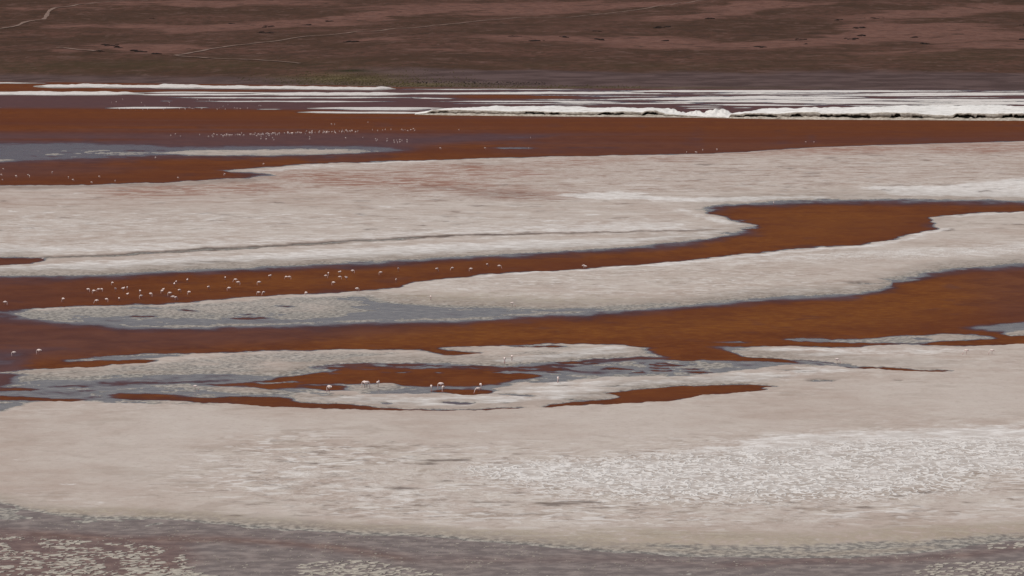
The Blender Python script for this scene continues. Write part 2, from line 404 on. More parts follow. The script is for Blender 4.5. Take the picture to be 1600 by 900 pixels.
# red tongue to the right
paint(L, [(1040, 556), (1068, 541), (1100, 543), (1136, 551), (1160, 557.5), (1230, 560.5), (1300, 566), (1360, 573.5), (1430, 577), (1498, 581), (1430, 581.2), (1380, 578), (1335, 577), (1300, 573), (1240, 567), (1180, 565), (1100, 563), (1040, 562)], -0.95, 3, 0.7)
for k in range(36):
    u = random.uniform(0, 460); v = random.uniform(590, 626)
    paint(L, bar(u, u + random.uniform(30, 110), v, random.uniform(0.8, 2.0), v + random.uniform(-1.5, 1.0)), random.choice([-0.6, -0.75, -0.12, 0.12, 0.25]), 6, 0.5, False)
paint(L, [(1015, 547), (1060, 540), (1118, 541.5), (1142, 551), (1168, 558), (1120, 561.5), (1060, 561), (1035, 555)], -0.95, 8, 1.0)
paint(L, [(1095, 541), (1160, 541), (1185, 548), (1150, 549), (1120, 543.5)], -0.10, 8, 0.8)
paint(L, [(1240, 562.5), (1300, 567), (1340, 571), (1345, 576), (1300, 572), (1250, 567)], 0.0, 6, 0.8)
paint(L, [(683, 609.5), (720, 608.5), (763, 610), (770, 613.5), (745, 617), (715, 616.5), (690, 613)], -0.95, 4, 0.7)
paint(L, [(475, 603.5), (520, 602.5), (552, 604.5), (540, 608.5), (500, 609), (480, 607)], -0.9, 4, 0.7)
paint(L, [(556, 614.5), (600, 610.5), (660, 611), (650, 615), (600, 616.5), (565, 616)], -0.06, 5, 0.6)
paint(L, [(540, 602), (590, 602), (660, 606), (680, 608), (600, 612), (550, 612)], 0.08, 6, 0.8)
paint(BANK, [(595, 600), (606, 598.5), (618, 601), (600, 602.5)], 0.03, 3, 0.5)
paint(L, [(592, 601), (606, 598.5), (622, 601.5), (600, 603)], 0.4, 3, 0.5)
paint(L, bar(680, 750, 630, 4.4), -0.28, 3, 0.4)
paint(PUR, bar(676, 754, 630, 6), 0.7, 3, 0.6)
paint(L, [(590, 628.5), (606, 628), (618, 631.5), (600, 632)], -0.25, 3, 0.4)
for p in [(765, 850, 617, 3.5, 619), (785, 800, 630.5, 2), (870, 940, 624.5, 3.0, 626), (930, 1000, 604.5, 1.6), (820, 890, 596.5, 4), (490, 520, 617.5, 2.4), (500, 560, 619, 1.4), (860, 900, 603, 1.2), (1235, 1285, 582.5, 1.6), (1260, 1312, 595, 3.0), (1200, 1240, 591, 1.4), (1200, 1260, 578, 1.4), (1400, 1418, 596.5, 1.5)]:
    paint(L, bar(*p[:4], p[4] if len(p) > 4 else None), -0.18, 3, 0.5)
    paint(DRK, bar(*p[:4], p[4] if len(p) > 4 else None), 0.8, 3, 0.5)
# long red hooks along the front flat
paint(L, [(948, 613.5), (985, 609), (1066, 602.5), (1166, 601.3), (1216, 604.2), (1190, 607), (1196, 610), (1116, 617.5), (1066, 623.5), (1033, 628), (966, 632), (900, 634.5), (846, 637), (860, 633), (900, 628), (966, 622), (963, 617)], -1.0, 3, 0.8)
paint(L, [(330, 621), (390, 619), (440, 621), (470, 628), (533, 631.5), (600, 636), (640, 640), (720, 639.5), (790, 637), (840, 636), (800, 640), (733, 642), (633, 643), (533, 640), (450, 637), (417, 636), (367, 631), (300, 626)], -0.9, 5, 0.7)
# left wet maze
paint(L, [(170, 616), (230, 616), (300, 621), (367, 624), (380, 631), (300, 628.5), (200, 624)], -0.8, 8, 0.9)
paint(L, [(XL, 618), (0, 619), (60, 621), (133, 625), (133, 627.5), (60, 626.5), (0, 625), (XL, 625)], -0.95, 6, 0.8)
paint(L, [(XL, 604), (0, 605), (40, 606.5), (58, 608), (30, 610), (0, 611), (XL, 611)], -0.85, 8, 0.9)
paint(L, [(XL, 584), (0, 584), (30, 584), (20, 592), (8, 600), (0, 604), (XL, 606)], -0.75, 8, 1.5)
paint(L, [(150, 602), (210, 600), (270, 597.5), (330, 594), (420, 590), (340, 597), (250, 600.5)], -0.6, 14, 0.9, amount=0.75)
paint(L, [(40, 594), (120, 589), (260, 586), (390, 586), (330, 592), (200, 598), (90, 604), (40, 602)], -0.13, 10, 1.2)
paint(L, [(20, 614), (80, 612), (150, 617), (110, 623), (40, 620)], -0.13, 10, 1.0)
paint(L, [(140, 608), (230, 602), (330, 602), (400, 606), (330, 612), (240, 614), (160, 614)], 0.05, 16, 1.6)
paint(L, [(330, 605), (410, 606), (450, 611), (400, 614), (340, 612)], 0.3, 8, 1.0)
# ---- front shore, left corner
paint(L, [(XL, 630), (0, 627), (40, 627), (60, 628), (30, 636), (0, 646), (XL, 652)], -0.10, 14, 2.5)
paint(L, [(130, 627.5), (230, 626.5), (300, 629), (360, 632.5), (300, 634.5), (190, 631)], 0.03, 8, 1.0)
paint(ROUGH, [(110, 624), (230, 624), (380, 632), (300, 637), (150, 633)], 0.25, 8, 1)

# ---- the near brine
NB = [(XL, 766), (0, 781), (50, 795), (117, 803), (200, 806), (267, 807), (333, 813), (433, 819), (533, 827), (666, 833.5), (766, 842), (900, 852), (966, 857), (1067, 862), (1140, 864), (1233, 867), (1366, 864), (1466, 855), (1550, 844), (1600, 839), (XR, 815)]
paint(L, NB + [(XR, 975), (XL, 975)], -0.16, 14, 5.0)
paint(BRI, [(u, v - 9) for u, v in NB] + [(XR, 975), (XL, 975)], 1.0, 6, 2)
paint(ROUGH, [(u, v - 7) for u, v in NB] + [(u, v + 8) for u, v in NB[::-1]], 0.09, 8, 2)
paint(L, [(XL, 772), (0, 789), (40, 800), (117, 811), (200, 811), (267, 818), (230, 826), (120, 822), (0, 812), (XL, 800)], 0.03, 20, 3)
paint(ROUGH, [(XL, 775), (0, 790), (117, 808), (300, 812), (600, 836), (560, 848), (300, 836), (100, 825), (XL, 805)], 0.16, 10, 3)
paint(OCH, [(XL, 775), (0, 790), (117, 808), (260, 812), (230, 824), (100, 822), (0, 808), (XL, 800)], 0.55, 20, 3)
NBu = [(u, v) for u, v in NB]
och_top = [(XL, 764), (0, 778), (50, 791), (117, 797), (200, 797), (267, 799), (333, 804), (433, 812), (533, 820), (666, 824), (766, 829), (900, 830), (1000, 829), (1067, 830), (1200, 836), (1300, 834), (1400, 826), (1500, 823), (1600, 818), (XR, 800)]
paint(OCH, och_top + [(u, v + 3) for u, v in NB[::-1]], 0.62, 10, 3.0)
paint(ROUGH, [(900, 842), (1067, 838), (1300, 842), (1500, 832), (1600, 826), (1600, 842), (1466, 858), (1233, 868), (1067, 863), (900, 853)], 0.10, 10, 2)
paint(L, [(900, 846), (1067, 848), (1200, 850), (1400, 844), (1540, 836), (1600, 830), (1600, 841), (1466, 856), (1233, 868), (1067, 863)], 0.10, 20, 3)
# rusty line in the brine
paint(RED, ribbon([(XL, 815), (0, 830), (100, 836), (180, 842), (240, 843), (320, 840), (400, 845), (470, 852), (533, 857), (600, 866), (650, 876)], 9), 0.6, 20, 4)
paint(RED, [(XL, 815), (0, 832), (120, 838), (280, 845), (300, 862), (270, 905), (0, 905), (XL, 905)], 0.55, 16, 4)
paint(RED, ribbon([(1120, 884), (1183, 881), (1266, 876), (1366, 877), (1466, 871), (1533, 864), (1600, 856), (XR, 835)], 7), 0.6, 20, 3.5)
paint(RED, ribbon([(640, 872), (800, 876), (950, 874), (1100, 880)], 10), 0.22, 20, 3)
paint(L, ribbon([(40, 834), (180, 843), (240, 843), (400, 846), (533, 857), (640, 874)], 6), -0.45, 14, 2)

# ---- look of the dry crust
paint(W_, [(1080, 700), (1130, 690), (1250, 680), (1400, 672), (1600, 664), (XR, 655), (XR, 745), (1600, 735), (1500, 742), (1480, 760), (1300, 775), (1100, 780), (850, 765), (740, 740), (720, 732), (900, 722), (1050, 716)], 0.75, 30, 6)
paint(CRU, [(715, 728), (800, 722), (900, 720), (1100, 708), (1300, 694), (1450, 688), (1600, 690), (XR, 690), (XR, 735), (1600, 738), (1540, 752), (1520, 770), (1380, 785), (1200, 792), (1050, 790), (930, 785), (800, 765), (730, 745)], 1.0, 45, 6)
paint(W_, [(420, 720), (600, 745), (800, 790), (1000, 806), (900, 818), (600, 800), (450, 780), (380, 740)], 0.35, 40, 8)
paint(CRU, [(300, 720), (480, 700), (640, 720), (760, 760), (1000, 800), (1300, 800), (1300, 822), (900, 820), (550, 806), (400, 780)], 0.2, 40, 8)
paint(W_, [(1180, 818), (1330, 806), (1450, 796), (1560, 790), (1600, 792), (1450, 803), (1330, 814)], 0.5, 16, 2)
paint(RED, [(XL, 292), (0, 293), (300, 286), (430, 268), (700, 250), (1100, 242), (1600, 224), (XR, 220), (XR, 270), (1500, 285), (1100, 300), (700, 318), (300, 325), (0, 330), (XL, 330)], 0.22, 50, 8)
paint(W_, [(XL, 330), (0, 330), (300, 325), (600, 325), (900, 330), (1080, 335), (1060, 350), (700, 358), (400, 372), (150, 384), (XL, 384)], 0.36, 60, 10)
# white rims
paint(W_, [(XL, 376), (0, 384), (150, 384), (300, 378), (420, 372), (533, 368), (700, 358), (860, 352), (1000, 348), (1067, 350), (1100, 355), (1067, 360), (833, 363), (666, 368), (533, 374), (430, 379), (330, 385), (233, 391), (120, 398), (0, 398), (XL, 396)], 0.65, 16, 4)
paint(W_, [(XL, 418), (0, 418), (60, 413), (180, 408), (280, 403), (400, 397), (520, 390), (650, 382), (833, 376), (1000, 372), (1090, 366), (1140, 358), (1172, 352), (1150, 360), (1100, 371), (1060, 376), (966, 384), (833, 391), (666, 399), (533, 406), (400, 411), (250, 417), (120, 424), (0, 425), (XL, 427)], 0.75, 14, 2.5)
paint(W_, ribbon([(1060, 326), (1078, 331), (1092, 338), (1125, 346), (1165, 352)], 6), 0.9, 8, 1.5)
paint(W_, ribbon([(880, 306, 3), (980, 308, 5), (1066, 313, 6), (1133, 313, 6), (1220, 310, 5), (1300, 309, 3)], 5), 0.95, 8, 1.2)
paint(W_, [(1330, 294.5), (1390, 292), (1460, 291), (1530, 286), (1600, 278), (XR, 262), (XR, 312), (1600, 309), (1450, 308), (1400, 306), (1375, 299)], 0.9, 8, 1.2)
paint(W_, [(880, 304), (940, 300.5), (1010, 300.5), (1025, 303), (1000, 306), (1030, 309), (960, 314), (900, 311)], 0.8, 8, 0.8)
paint(W_, ribbon([(560, 256), (620, 253.5), (683, 251.5)], 2.2), 0.9, 6, 0.6)
paint(W_, [(375, 268), (417, 262.5), (467, 259.5), (533, 257), (533, 262), (470, 266), (420, 270)], 0.5, 8, 1.2)
paint(W_, ribbon([(700, 437, 2), (800, 429.5, 3), (933, 423, 3), (1067, 412, 5), (1166, 400.5, 4), (1266, 391, 3), (1366, 384, 4), (1420, 374, 5), (1450, 366, 6), (1490, 357, 6), (1480, 345, 8), (1500, 337, 4), (1600, 333, 2)], 4), 0.9, 10, 1.2)
paint(W_, [(1080, 414), (1180, 402), (1300, 394), (1400, 389), (1500, 384), (1600, 378), (XR, 366), (XR, 392), (1600, 401), (1520, 404), (1400, 404), (1300, 408), (1180, 414)], 0.55, 20, 4)
paint(CRU, [(1180, 405), (1300, 395), (1450, 392), (1600, 384), (1600, 398), (1450, 404), (1300, 410)], 0.5, 20, 4)
paint(W_, [(1080, 475), (1150, 462), (1260, 452), (1380, 440), (1420, 430), (1380, 446), (1320, 456), (1200, 462)], 0.35, 14, 2)
paint(W_, [(470, 620), (560, 618), (680, 620), (790, 606), (890, 598), (1066, 592), (1250, 574), (1330, 580), (1250, 595), (1180, 600), (1000, 604), (940, 612), (960, 618), (860, 628), (720, 637), (600, 634), (480, 627)], 0.55, 14, 2)
paint(W_, [(1120, 545), (1300, 545), (1480, 545), (1560, 548), (1480, 556), (1300, 562), (1200, 556)], 0.5, 20, 2.5)
paint(W_, [(760, 566), (800, 558), (870, 552), (960, 542), (1000, 548), (900, 560), (800, 569)], 0.7, 10, 1.5)
paint(W_, [(150, 576), (300, 560), (500, 551), (620, 550), (520, 562), (430, 580), (200, 583)], 0.2, 14, 2)
for k in range(120):     # scraps of fresh salt on the wide flat
    u = random.uniform(-150, 1750); v = random.choice([random.uniform(262, 350), random.uniform(300, 345), random.uniform(655, 790), random.uniform(340, 362)])
    if v < 262 + max(0, 430 - u) * 0.06:
        continue
    w = random.uniform(12, 60)
    paint(W_, bar(u, u + w, v, random.uniform(0.8, 1.8), v + random.uniform(-1, .6)), random.uniform(0.4, 0.95), 3, 0.5, False)
for k in range(420):     # small dark damp cracks in the crust
    r = random.random()
    if r < 0.4:
        u, v = random.uniform(-100, 1700), random.uniform(288, 362)
    elif r < 0.6:
        u, v = random.uniform(350, 1500), random.uniform(785, 812)
    elif r < 0.8:
        u, v = random.uniform(380, 700), random.uniform(690, 790)
    else:
        u, v = random.uniform(1000, 1600), random.uniform(236, 300)
    w = random.uniform(10, 40)
    paint(DRK, bar(u, u + w, v, random.uniform(0.5, 1.1), v + random.uniform(-.6, .6)), random.uniform(0.4, 1.0), 2, 0.3, False)
for a in [(640, 740, 723.5, 3, 722), (650, 690, 727, 2.5), (700, 742, 722.5, 3), (595, 660, 765.5, 2.5, 766), (735, 820, 787.5, 1.6, 788), (830, 905, 789, 4, 791), (860, 950, 787, 3.5, 788), (850, 880, 793, 2.5), (905, 945, 796, 2.5, 797), (790, 815, 773, 2.5), (1400, 1422, 778.5, 3), (1120, 1145, 791.5, 2), (1340, 1364, 796, 2.5), (1430, 1480, 772, 2), (1240, 1262, 797, 2),
           (300, 345, 408.5, 2.2, 411), (320, 372, 411, 2.0), (280, 305, 413, 2)]:
    paint(DRK, bar(a[0], a[1], a[2], a[3], a[4] if len(a) > 4 else None), 0.8, 4, 0.6)
# rusty stains on the wide flat
for a in [(180, 260, 300, 8, 304), (240, 320, 296, 8, 300), (330, 430, 293, 9, 296), (560, 690, 274, 9, 280), (600, 760, 286, 9, 292), (660, 800, 262, 8, 264), (700, 860, 276, 5, 272), (860, 960, 256, 5, 252), (1000, 1090, 249, 4, 247), (430, 560, 272, 10, 278), (1250, 1420, 236, 6, 233), (1440, 1620, 233, 9, 231), (1140, 1300, 240, 5, 236), (740, 860, 300, 8, 308), (500, 620, 284, 8, 288)]:
    paint(RED, bar(a[0] - 30, a[1] + 30, a[2], a[3] * 2.0, a[4]), 0.85, 40, 3.0, False)
for a in [(700, 800, 258, 4, 256), (720, 860, 302, 9, 306), (640, 760, 292, 5, 298), (690, 900, 308, 3, 312)]:
    paint(DRK, bar(*a), 0.3, 18, 1.5)
paint(DRK, [(XL, 292), (0, 291.5), (160, 289.5), (300, 285), (420, 277), (400, 284), (260, 291), (100, 296), (0, 297), (XL, 297)], 0.45, 14, 1.5)

paint(TEX, [(330, 690), (480, 680), (640, 700), (900, 706), (1200, 690), (1620, 690), (XR, 700), (XR, 800), (1600, 800), (1300, 815), (1000, 820), (760, 814), (560, 806), (400, 790), (300, 760)], 1.0, 60, 10)
paint(TEX, [(XL, 640), (0, 650), (300, 640), (900, 640), (1250, 620), (1500, 590), (XR, 570), (XR, 650), (1500, 650), (1100, 676), (700, 690), (450, 670), (280, 720), (200, 790), (0, 760), (XL, 740)], 0.08, 40, 8)
paint(TEX, [(500, 256), (900, 246), (1100, 246), (1600, 232), (XR, 230), (XR, 300), (1400, 296), (1100, 300), (900, 318), (700, 318), (500, 300), (300, 296)], 0.85, 50, 6)
paint(TEX, [(560, 470), (680, 440), (900, 428), (1200, 410), (1300, 430), (1300, 455), (1000, 470), (700, 474)], 0.8, 40, 5)
# damp ground along the farther banks of every water, a narrower seam on the nearer ones
wm = (L < 0).astype(float)
nn = int(15 / DV)
cc = np.cumsum(np.vstack([wm, np.repeat(wm[-1:], nn, 0)]), 0)
up_ = (cc[nn:] - cc[:-nn]) / nn
DAMP = blur(up_, 9, 2.0)
DAMP = np.clip(np.maximum(DAMP ** 0.75, blur(wm, 4, 3.0) * 0.75), 0, 1)
DAMP *= (smooth(185, 260, GV) * (0.5 + 0.5 * smooth(380, 412, GV)))[:, None]
LAYERS = dict(orange=ORG, tex=TEX, damp=DAMP, level=L, rough=ROUGH, bank=BANK, white=W_, red=RED, ochre=OCH, crust=CRU, purple=PUR, brine=BRI, dark=DRK)

def sample(A, u, v):
    x = np.clip((u - U0) / DU, 0, NU - 1.001)
    y = np.clip((v - V0) / DV, 0, NV - 1.001)
    i = x.astype(int)
    j = y.astype(int)
    fx = x - i
    fy = y - j
    return (A[j, i] * (1 - fx) + A[j, i + 1] * fx) * (1 - fy) + (A[j + 1, i] * (1 - fx) + A[j + 1, i + 1] * fx) * fy

def warp(u, v):
    k = smooth(175, 300, v)
    dv = (fbm(u / 34, v / 5.0, 4, 2) * 2.0 + fbm(u / 9, v / 2.0, 2, 5) * 0.9) * k + fbm(u / 70, v / 2.5, 4, 6) * 0.75 * (1 - k)
    du = fbm(u / 60, v / 4.0, 3, 9) * 16 * k
    return u + du, v + dv

def level_at(u, v, X, Y):
    wu, wv = warp(u, v)
    l = sample(L, wu, wv)
    r = sample(ROUGH, wu, wv)
    n = fbm(X / 3.4, Y / 7.0, 4, 21) * 1.1 + 0.5 * fbm(X / 1.0, Y / 2.0, 2, 31) + 1.2 * fbm(X / 11.0, Y / 16.0, 3, 35)
    return l + n * r * np.clip(1.2 - np.abs(l), 0.15, 1), wu, wv

def height_of(l, bank, X, Y):
    z = np.where(l > 0, 0.20 * np.clip(l, 0, 1.2), 0.16 * np.clip(l, -1.2, 0))
    lump = 0.9 + 1.3 * fbm(X / 11.0, Y / 120.0, 3, 41)
    return z + bank * np.clip(lump, 0.15, 2.0)

def ground_z(u, v):
    u = np.asarray([float(u)]); v = np.asarray([float(v)])
    X, Y = on_plane(u, v)
    l, wu, wv = level_at(u, v, X, Y)
    return float(height_of(l, sample(BANK, wu, wv), X, Y)[0])

# ------------------------------------------------------------------ mesh helpers
def grid_mesh(name, X, Y, Z, attrs, mat):
    nr, nc = X.shape
    co = np.stack([X, Y, Z], -1).reshape(-1, 3).astype(np.float32)
    me = bpy.data.meshes.new(name)
    idx = np.arange(nr * nc).reshape(nr, nc)
    q = np.stack([idx[:-1, :-1], idx[:-1, 1:], idx[1:, 1:], idx[1:, :-1]], -1).reshape(-1, 4)
    me.vertices.add(len(co))
    me.vertices.foreach_set('co', co.ravel())
    me.loops.add(q.size)
    me.loops.foreach_set('vertex_index', q.ravel().astype(np.int32))
    me.polygons.add(len(q))
    me.polygons.foreach_set('loop_start', (np.arange(len(q)) * 4).astype(np.int32))
    me.polygons.foreach_set('use_smooth', np.ones(len(q), bool))
    me.update(calc_edges=True)
    for k, a in attrs.items():
        at = me.attributes.new(k, 'FLOAT', 'POINT')
        at.data.foreach_set('value', a.reshape(-1).astype(np.float32))
    me.materials.append(mat)
    ob = bpy.data.objects.new(name, me)
    C.objects.link(ob)
    return ob

def link_obj(name, me, parent=None, mat=None):
    ob = bpy.data.objects.new(name, me)
    C.objects.link(ob)
    if parent is not None:
        ob.parent = parent
    if mat is not None and not me.materials:
        me.materials.append(mat)
    return ob

def tag(o, label, cat, group=None):
    o['label'] = label
    o['category'] = cat
    if group:
        o['group'] = group
    return o

# ------------------------------------------------------------------ node helpers
class NT:
    def __init__(self, name):
        self.m = bpy.data.materials.new(name)
        self.m.use_nodes = True
        self.t = self.m.node_tree
        self.t.nodes.clear()
        self.out = self.t.nodes.new('ShaderNodeOutputMaterial')
        self.pos = self.t.nodes.new('ShaderNodeNewGeometry').outputs['Position']
    def n(self, typ, **kw):
        nd = self.t.nodes.new(typ)
        for k, v in kw.items():
            setattr(nd, k, v)
        return nd
    def put(self, sock, val):
        if isinstance(val, bpy.types.NodeSocket):
            self.t.links.new(val, sock)
        elif isinstance(val, (tuple, list)):
            sock.default_value = tuple(val) + ((1.0,) if len(val) == 3 and sock.type == 'RGBA' else ())
        else:
            sock.default_value = val
    def attr(self, name):
        return self.n('ShaderNodeAttribute', attribute_name=name).outputs['Fac']
    def math(self, op, a, b=0.0, c=None, clamp=False):
        nd = self.n('ShaderNodeMath', operation=op, use_clamp=clamp)
        self.put(nd.inputs[0], a); self.put(nd.inputs[1], b)
        if c is not None:
            self.put(nd.inputs[2], c)
        return nd.outputs[0]
    def mul(self, a, b): return self.math('MULTIPLY', a, b)
    def add(self, a, b): return self.math('ADD', a, b)
    def ramp(self, x, e0, e1, o0=0.0, o1=1.0):
        nd = self.n('ShaderNodeMapRange', interpolation_type='SMOOTHSTEP')
        self.put(nd.inputs['Value'], x)
        for k, v in (('From Min', e0), ('From Max', e1), ('To Min', o0), ('To Max', o1)):
            self.put(nd.inputs[k], v)
        return nd.outputs['Result']
    def mix(self, f, a, b):
        nd = self.n('ShaderNodeMix', data_type='RGBA')
        self.put(nd.inputs[0], f); self.put(nd.inputs[6], a); self.put(nd.inputs[7], b)
        return nd.outputs[2]
    def scaled(self, sx, sy, sz=1.0):
        nd = self.n('ShaderNodeMapping')
        self.put(nd.inputs['Vector'], self.pos)
        nd.inputs['Scale'].default_value = (sx, sy, sz)
        return nd.outputs[0]
    def noise(self, vec, scale=1.0, detail=4.0, rough=0.55, dist=0.0):
        nd = self.n('ShaderNodeTexNoise')
        self.put(nd.inputs['Vector'], vec)
        nd.inputs['Scale'].default_value = scale
        nd.inputs['Detail'].default_value = detail
        nd.inputs['Roughness'].default_value = rough
        nd.inputs['Distortion'].default_value = dist
        return nd.outputs['Fac']
    def bump(self, h, strength=0.4, dist=0.1):
        nd = self.n('ShaderNodeBump')
        self.put(nd.inputs['Height'], h)
        self.put(nd.inputs['Strength'], strength)
        nd.inputs['Distance'].default_value = dist
        return nd.outputs[0]
    def bsdf(self, col, rough, spec=0.3, normal=None):
        nd = self.n('ShaderNodeBsdfPrincipled')
        self.put(nd.inputs['Base Color'], col)
        self.put(nd.inputs['Roughness'], rough)
        self.put(nd.inputs['Specular IOR Level'], spec)
        if normal is not None:
            self.put(nd.inputs['Normal'], normal)
        self.t.links.new(nd.outputs[0], self.out.inputs[0])
        return nd

def ground_material():
    k = NT('salt_crust')
    lvl, whi, red, och = k.attr('level'), k.attr('white'), k.attr('red'), k.attr('ochre')
    cru, dark, tex, damp = k.attr('crust'), k.attr('dark'), k.attr('tex'), k.attr('damp')
    big = k.noise(k.scaled(1 / 24, 1 / 50), 1, 4)
    mid = k.noise(k.scaled(1 / 4.0, 1 / 8.0), 1, 6, 0.62)
    fin = k.noise(k.scaled(1 / 0.8, 1 / 1.8), 1, 5, 0.65)
    st1 = k.noise(k.scaled(1 / 2.2, 1 / 2.6), 1, 3, 0.5, 0.6)       # short cracks and ribs
    st2 = k.noise(k.scaled(1 / 7.0, 1 / 13.0), 1, 4, 0.55, 0.7)     # longer ones, seen far off
    st3 = k.noise(k.scaled(1 / 2.8, 1 / 2.9), 1, 4, 0.55, 0.6)
    where = k.noise(k.scaled(1 / 16, 1 / 34), 1, 3)
    st4 = k.noise(k.scaled(1 / 9.0, 1 / 15.0), 1, 4, 0.6, 0.6)
    st5 = k.noise(k.scaled(1 / 13.0, 1 / 20.0), 1, 4, 0.6, 0.6)
    base = k.mix(k.ramp(big, 0.36, 0.64), (0.405, 0.330, 0.286), (0.468, 0.405, 0.362))
    base = k.mix(k.mul(k.ramp(mid, 0.40, 0.66, 0.0, 0.7), k.add(k.mul(tex, 0.6), 0.4)), base, (0.53, 0.48, 0.43))
    base = k.mix(k.mul(k.ramp(st2, 0.56, 0.66, 0.0, 0.7), k.add(k.mul(tex, 0.7), 0.3)), base, (0.31, 0.250, 0.208))
    base = k.mix(k.mul(k.ramp(fin, 0.50, 0.70, 0.0, 0.5), k.add(k.mul(tex, 0.5), 0.5)), base, (0.28, 0.23, 0.19))
    ribs = k.mul(k.mul(k.ramp(st1, 0.53, 0.61), k.ramp(where, 0.36, 0.54, 0.2, 1.0)), tex)
    base = k.mix(k.mul(ribs, 0.85), base, (0.63, 0.595, 0.565))
    crk = k.mul(k.mul(k.ramp(st3, 0.43, 0.35), k.ramp(where, 0.36, 0.52, 0.2, 1.0)), tex)
    base = k.mix(k.mul(crk, 0.7), base, (0.20, 0.155, 0.13))
    sep = k.n('ShaderNodeSeparateXYZ'); k.put(sep.inputs[0], k.pos)
    fary = k.ramp(sep.outputs['Y'], 850.0, 1350.0)
    st4 = k.add(0.5, k.mul(k.add(st4, -0.5), fary)); st5 = k.add(0.5, k.mul(k.add(st5, -0.5), fary))
    base = k.mix(k.mul(k.ramp(st4, 0.55, 0.63), k.add(k.mul(tex, 0.55), 0.12)), base, (0.25, 0.195, 0.16))
    base = k.mix(k.mul(k.ramp(st5, 0.56, 0.64), k.add(k.mul(tex, 0.5), 0.2)), base, (0.61, 0.57, 0.535))
    # rusty stain
    rs = k.math('MAXIMUM', k.ramp(st4, 0.46, 0.56), k.ramp(st3, 0.52, 0.60))
    base = k.mix(k.mul(red, k.add(k.mul(rs, 0.75), 0.25)), base, (0.25, 0.120, 0.084))
    # bright salt, broken by the crust pattern
    wf = k.add(k.mul(whi, 1.0), k.add(k.mul(k.add(mid, -0.5), 1.6), k.mul(k.add(fin, -0.5), -0.7)))
    wf = k.mul(k.ramp(wf, 0.22, 0.85), k.ramp(whi, 0.02, 0.35))
    wcol = k.mix(k.ramp(st3, 0.42, 0.60), (0.52, 0.48, 0.45), (0.69, 0.66, 0.635))
    base = k.mix(wf, base, wcol)
    # scaly crust: pale rims and damp grey hollows
    rn = k.noise(k.scaled(1 / 1.05, 1 / 3.0), 1, 2.0, 0.5, 0.6)
    rim = k.ramp(k.math('ABSOLUTE', k.add(rn, -0.5)), 0.085, 0.02)
    broken = k.ramp(k.noise(k.scaled(1 / 5.0, 1 / 11.0), 1, 3), 0.3, 0.55, 0.3, 1.0)
    cf = k.mul(cru, broken)
    base = k.mix(k.mul(cf, k.math('SUBTRACT', 1.0, rim)), base, k.mix(0.5, base, (0.30, 0.252, 0.215)))
    base = k.mix(k.mul(cf, rim), base, (0.69, 0.66, 0.63))
    # algae
    of = k.mul(och, k.ramp(k.add(fin, k.mul(k.add(mid, -0.5), 0.8)), 0.30, 0.62, 0.15, 0.95))
    base = k.mix(of, base, k.mix(k.ramp(fin, 0.42, 0.66), (0.225, 0.178, 0.118), (0.37, 0.318, 0.238)))
    # damp mud in the creeks and cracks
    df = k.mul(dark, k.ramp(mid, 0.25, 0.55, 0.45, 1.0))
    base = k.mix(df, base, (0.105, 0.076, 0.064))
    # damp margin next to the water
    wet = k.ramp(k.add(lvl, k.mul(k.add(fin, -0.5), 0.6)), -0.02, 0.45, 1.0, 0.0)
    dmp = k.mul(damp, k.ramp(k.add(k.mul(fin, 0.5), k.mul(mid, 0.5)), 0.36, 0.62, 1.0, 0.45))
    base = k.mix(k.mul(dmp, 0.95), base, k.mix(k.ramp(fin, 0.45, 0.62), (0.175, 0.150, 0.128), (0.30, 0.27, 0.235)))
    wcol2 = k.mix(k.ramp(fin, 0.40, 0.62), (0.145, 0.130, 0.115), (0.43, 0.40, 0.345))
    base = k.mix(k.mul(wet, 0.85), base, wcol2)
    rgh = k.ramp(wet, 0.0, 1.0, 0.9, 0.5)
    h = k.add(k.mul(fin, 0.35), k.add(k.add(mid, k.mul(st1, 0.5)), k.mul(k.mul(cf, rim), 0.9)))
    k.bsdf(base, rgh, k.ramp(wet, 0, 1, 0.05, 0.14), k.bump(h, 0.7, 0.16))
    return k.m

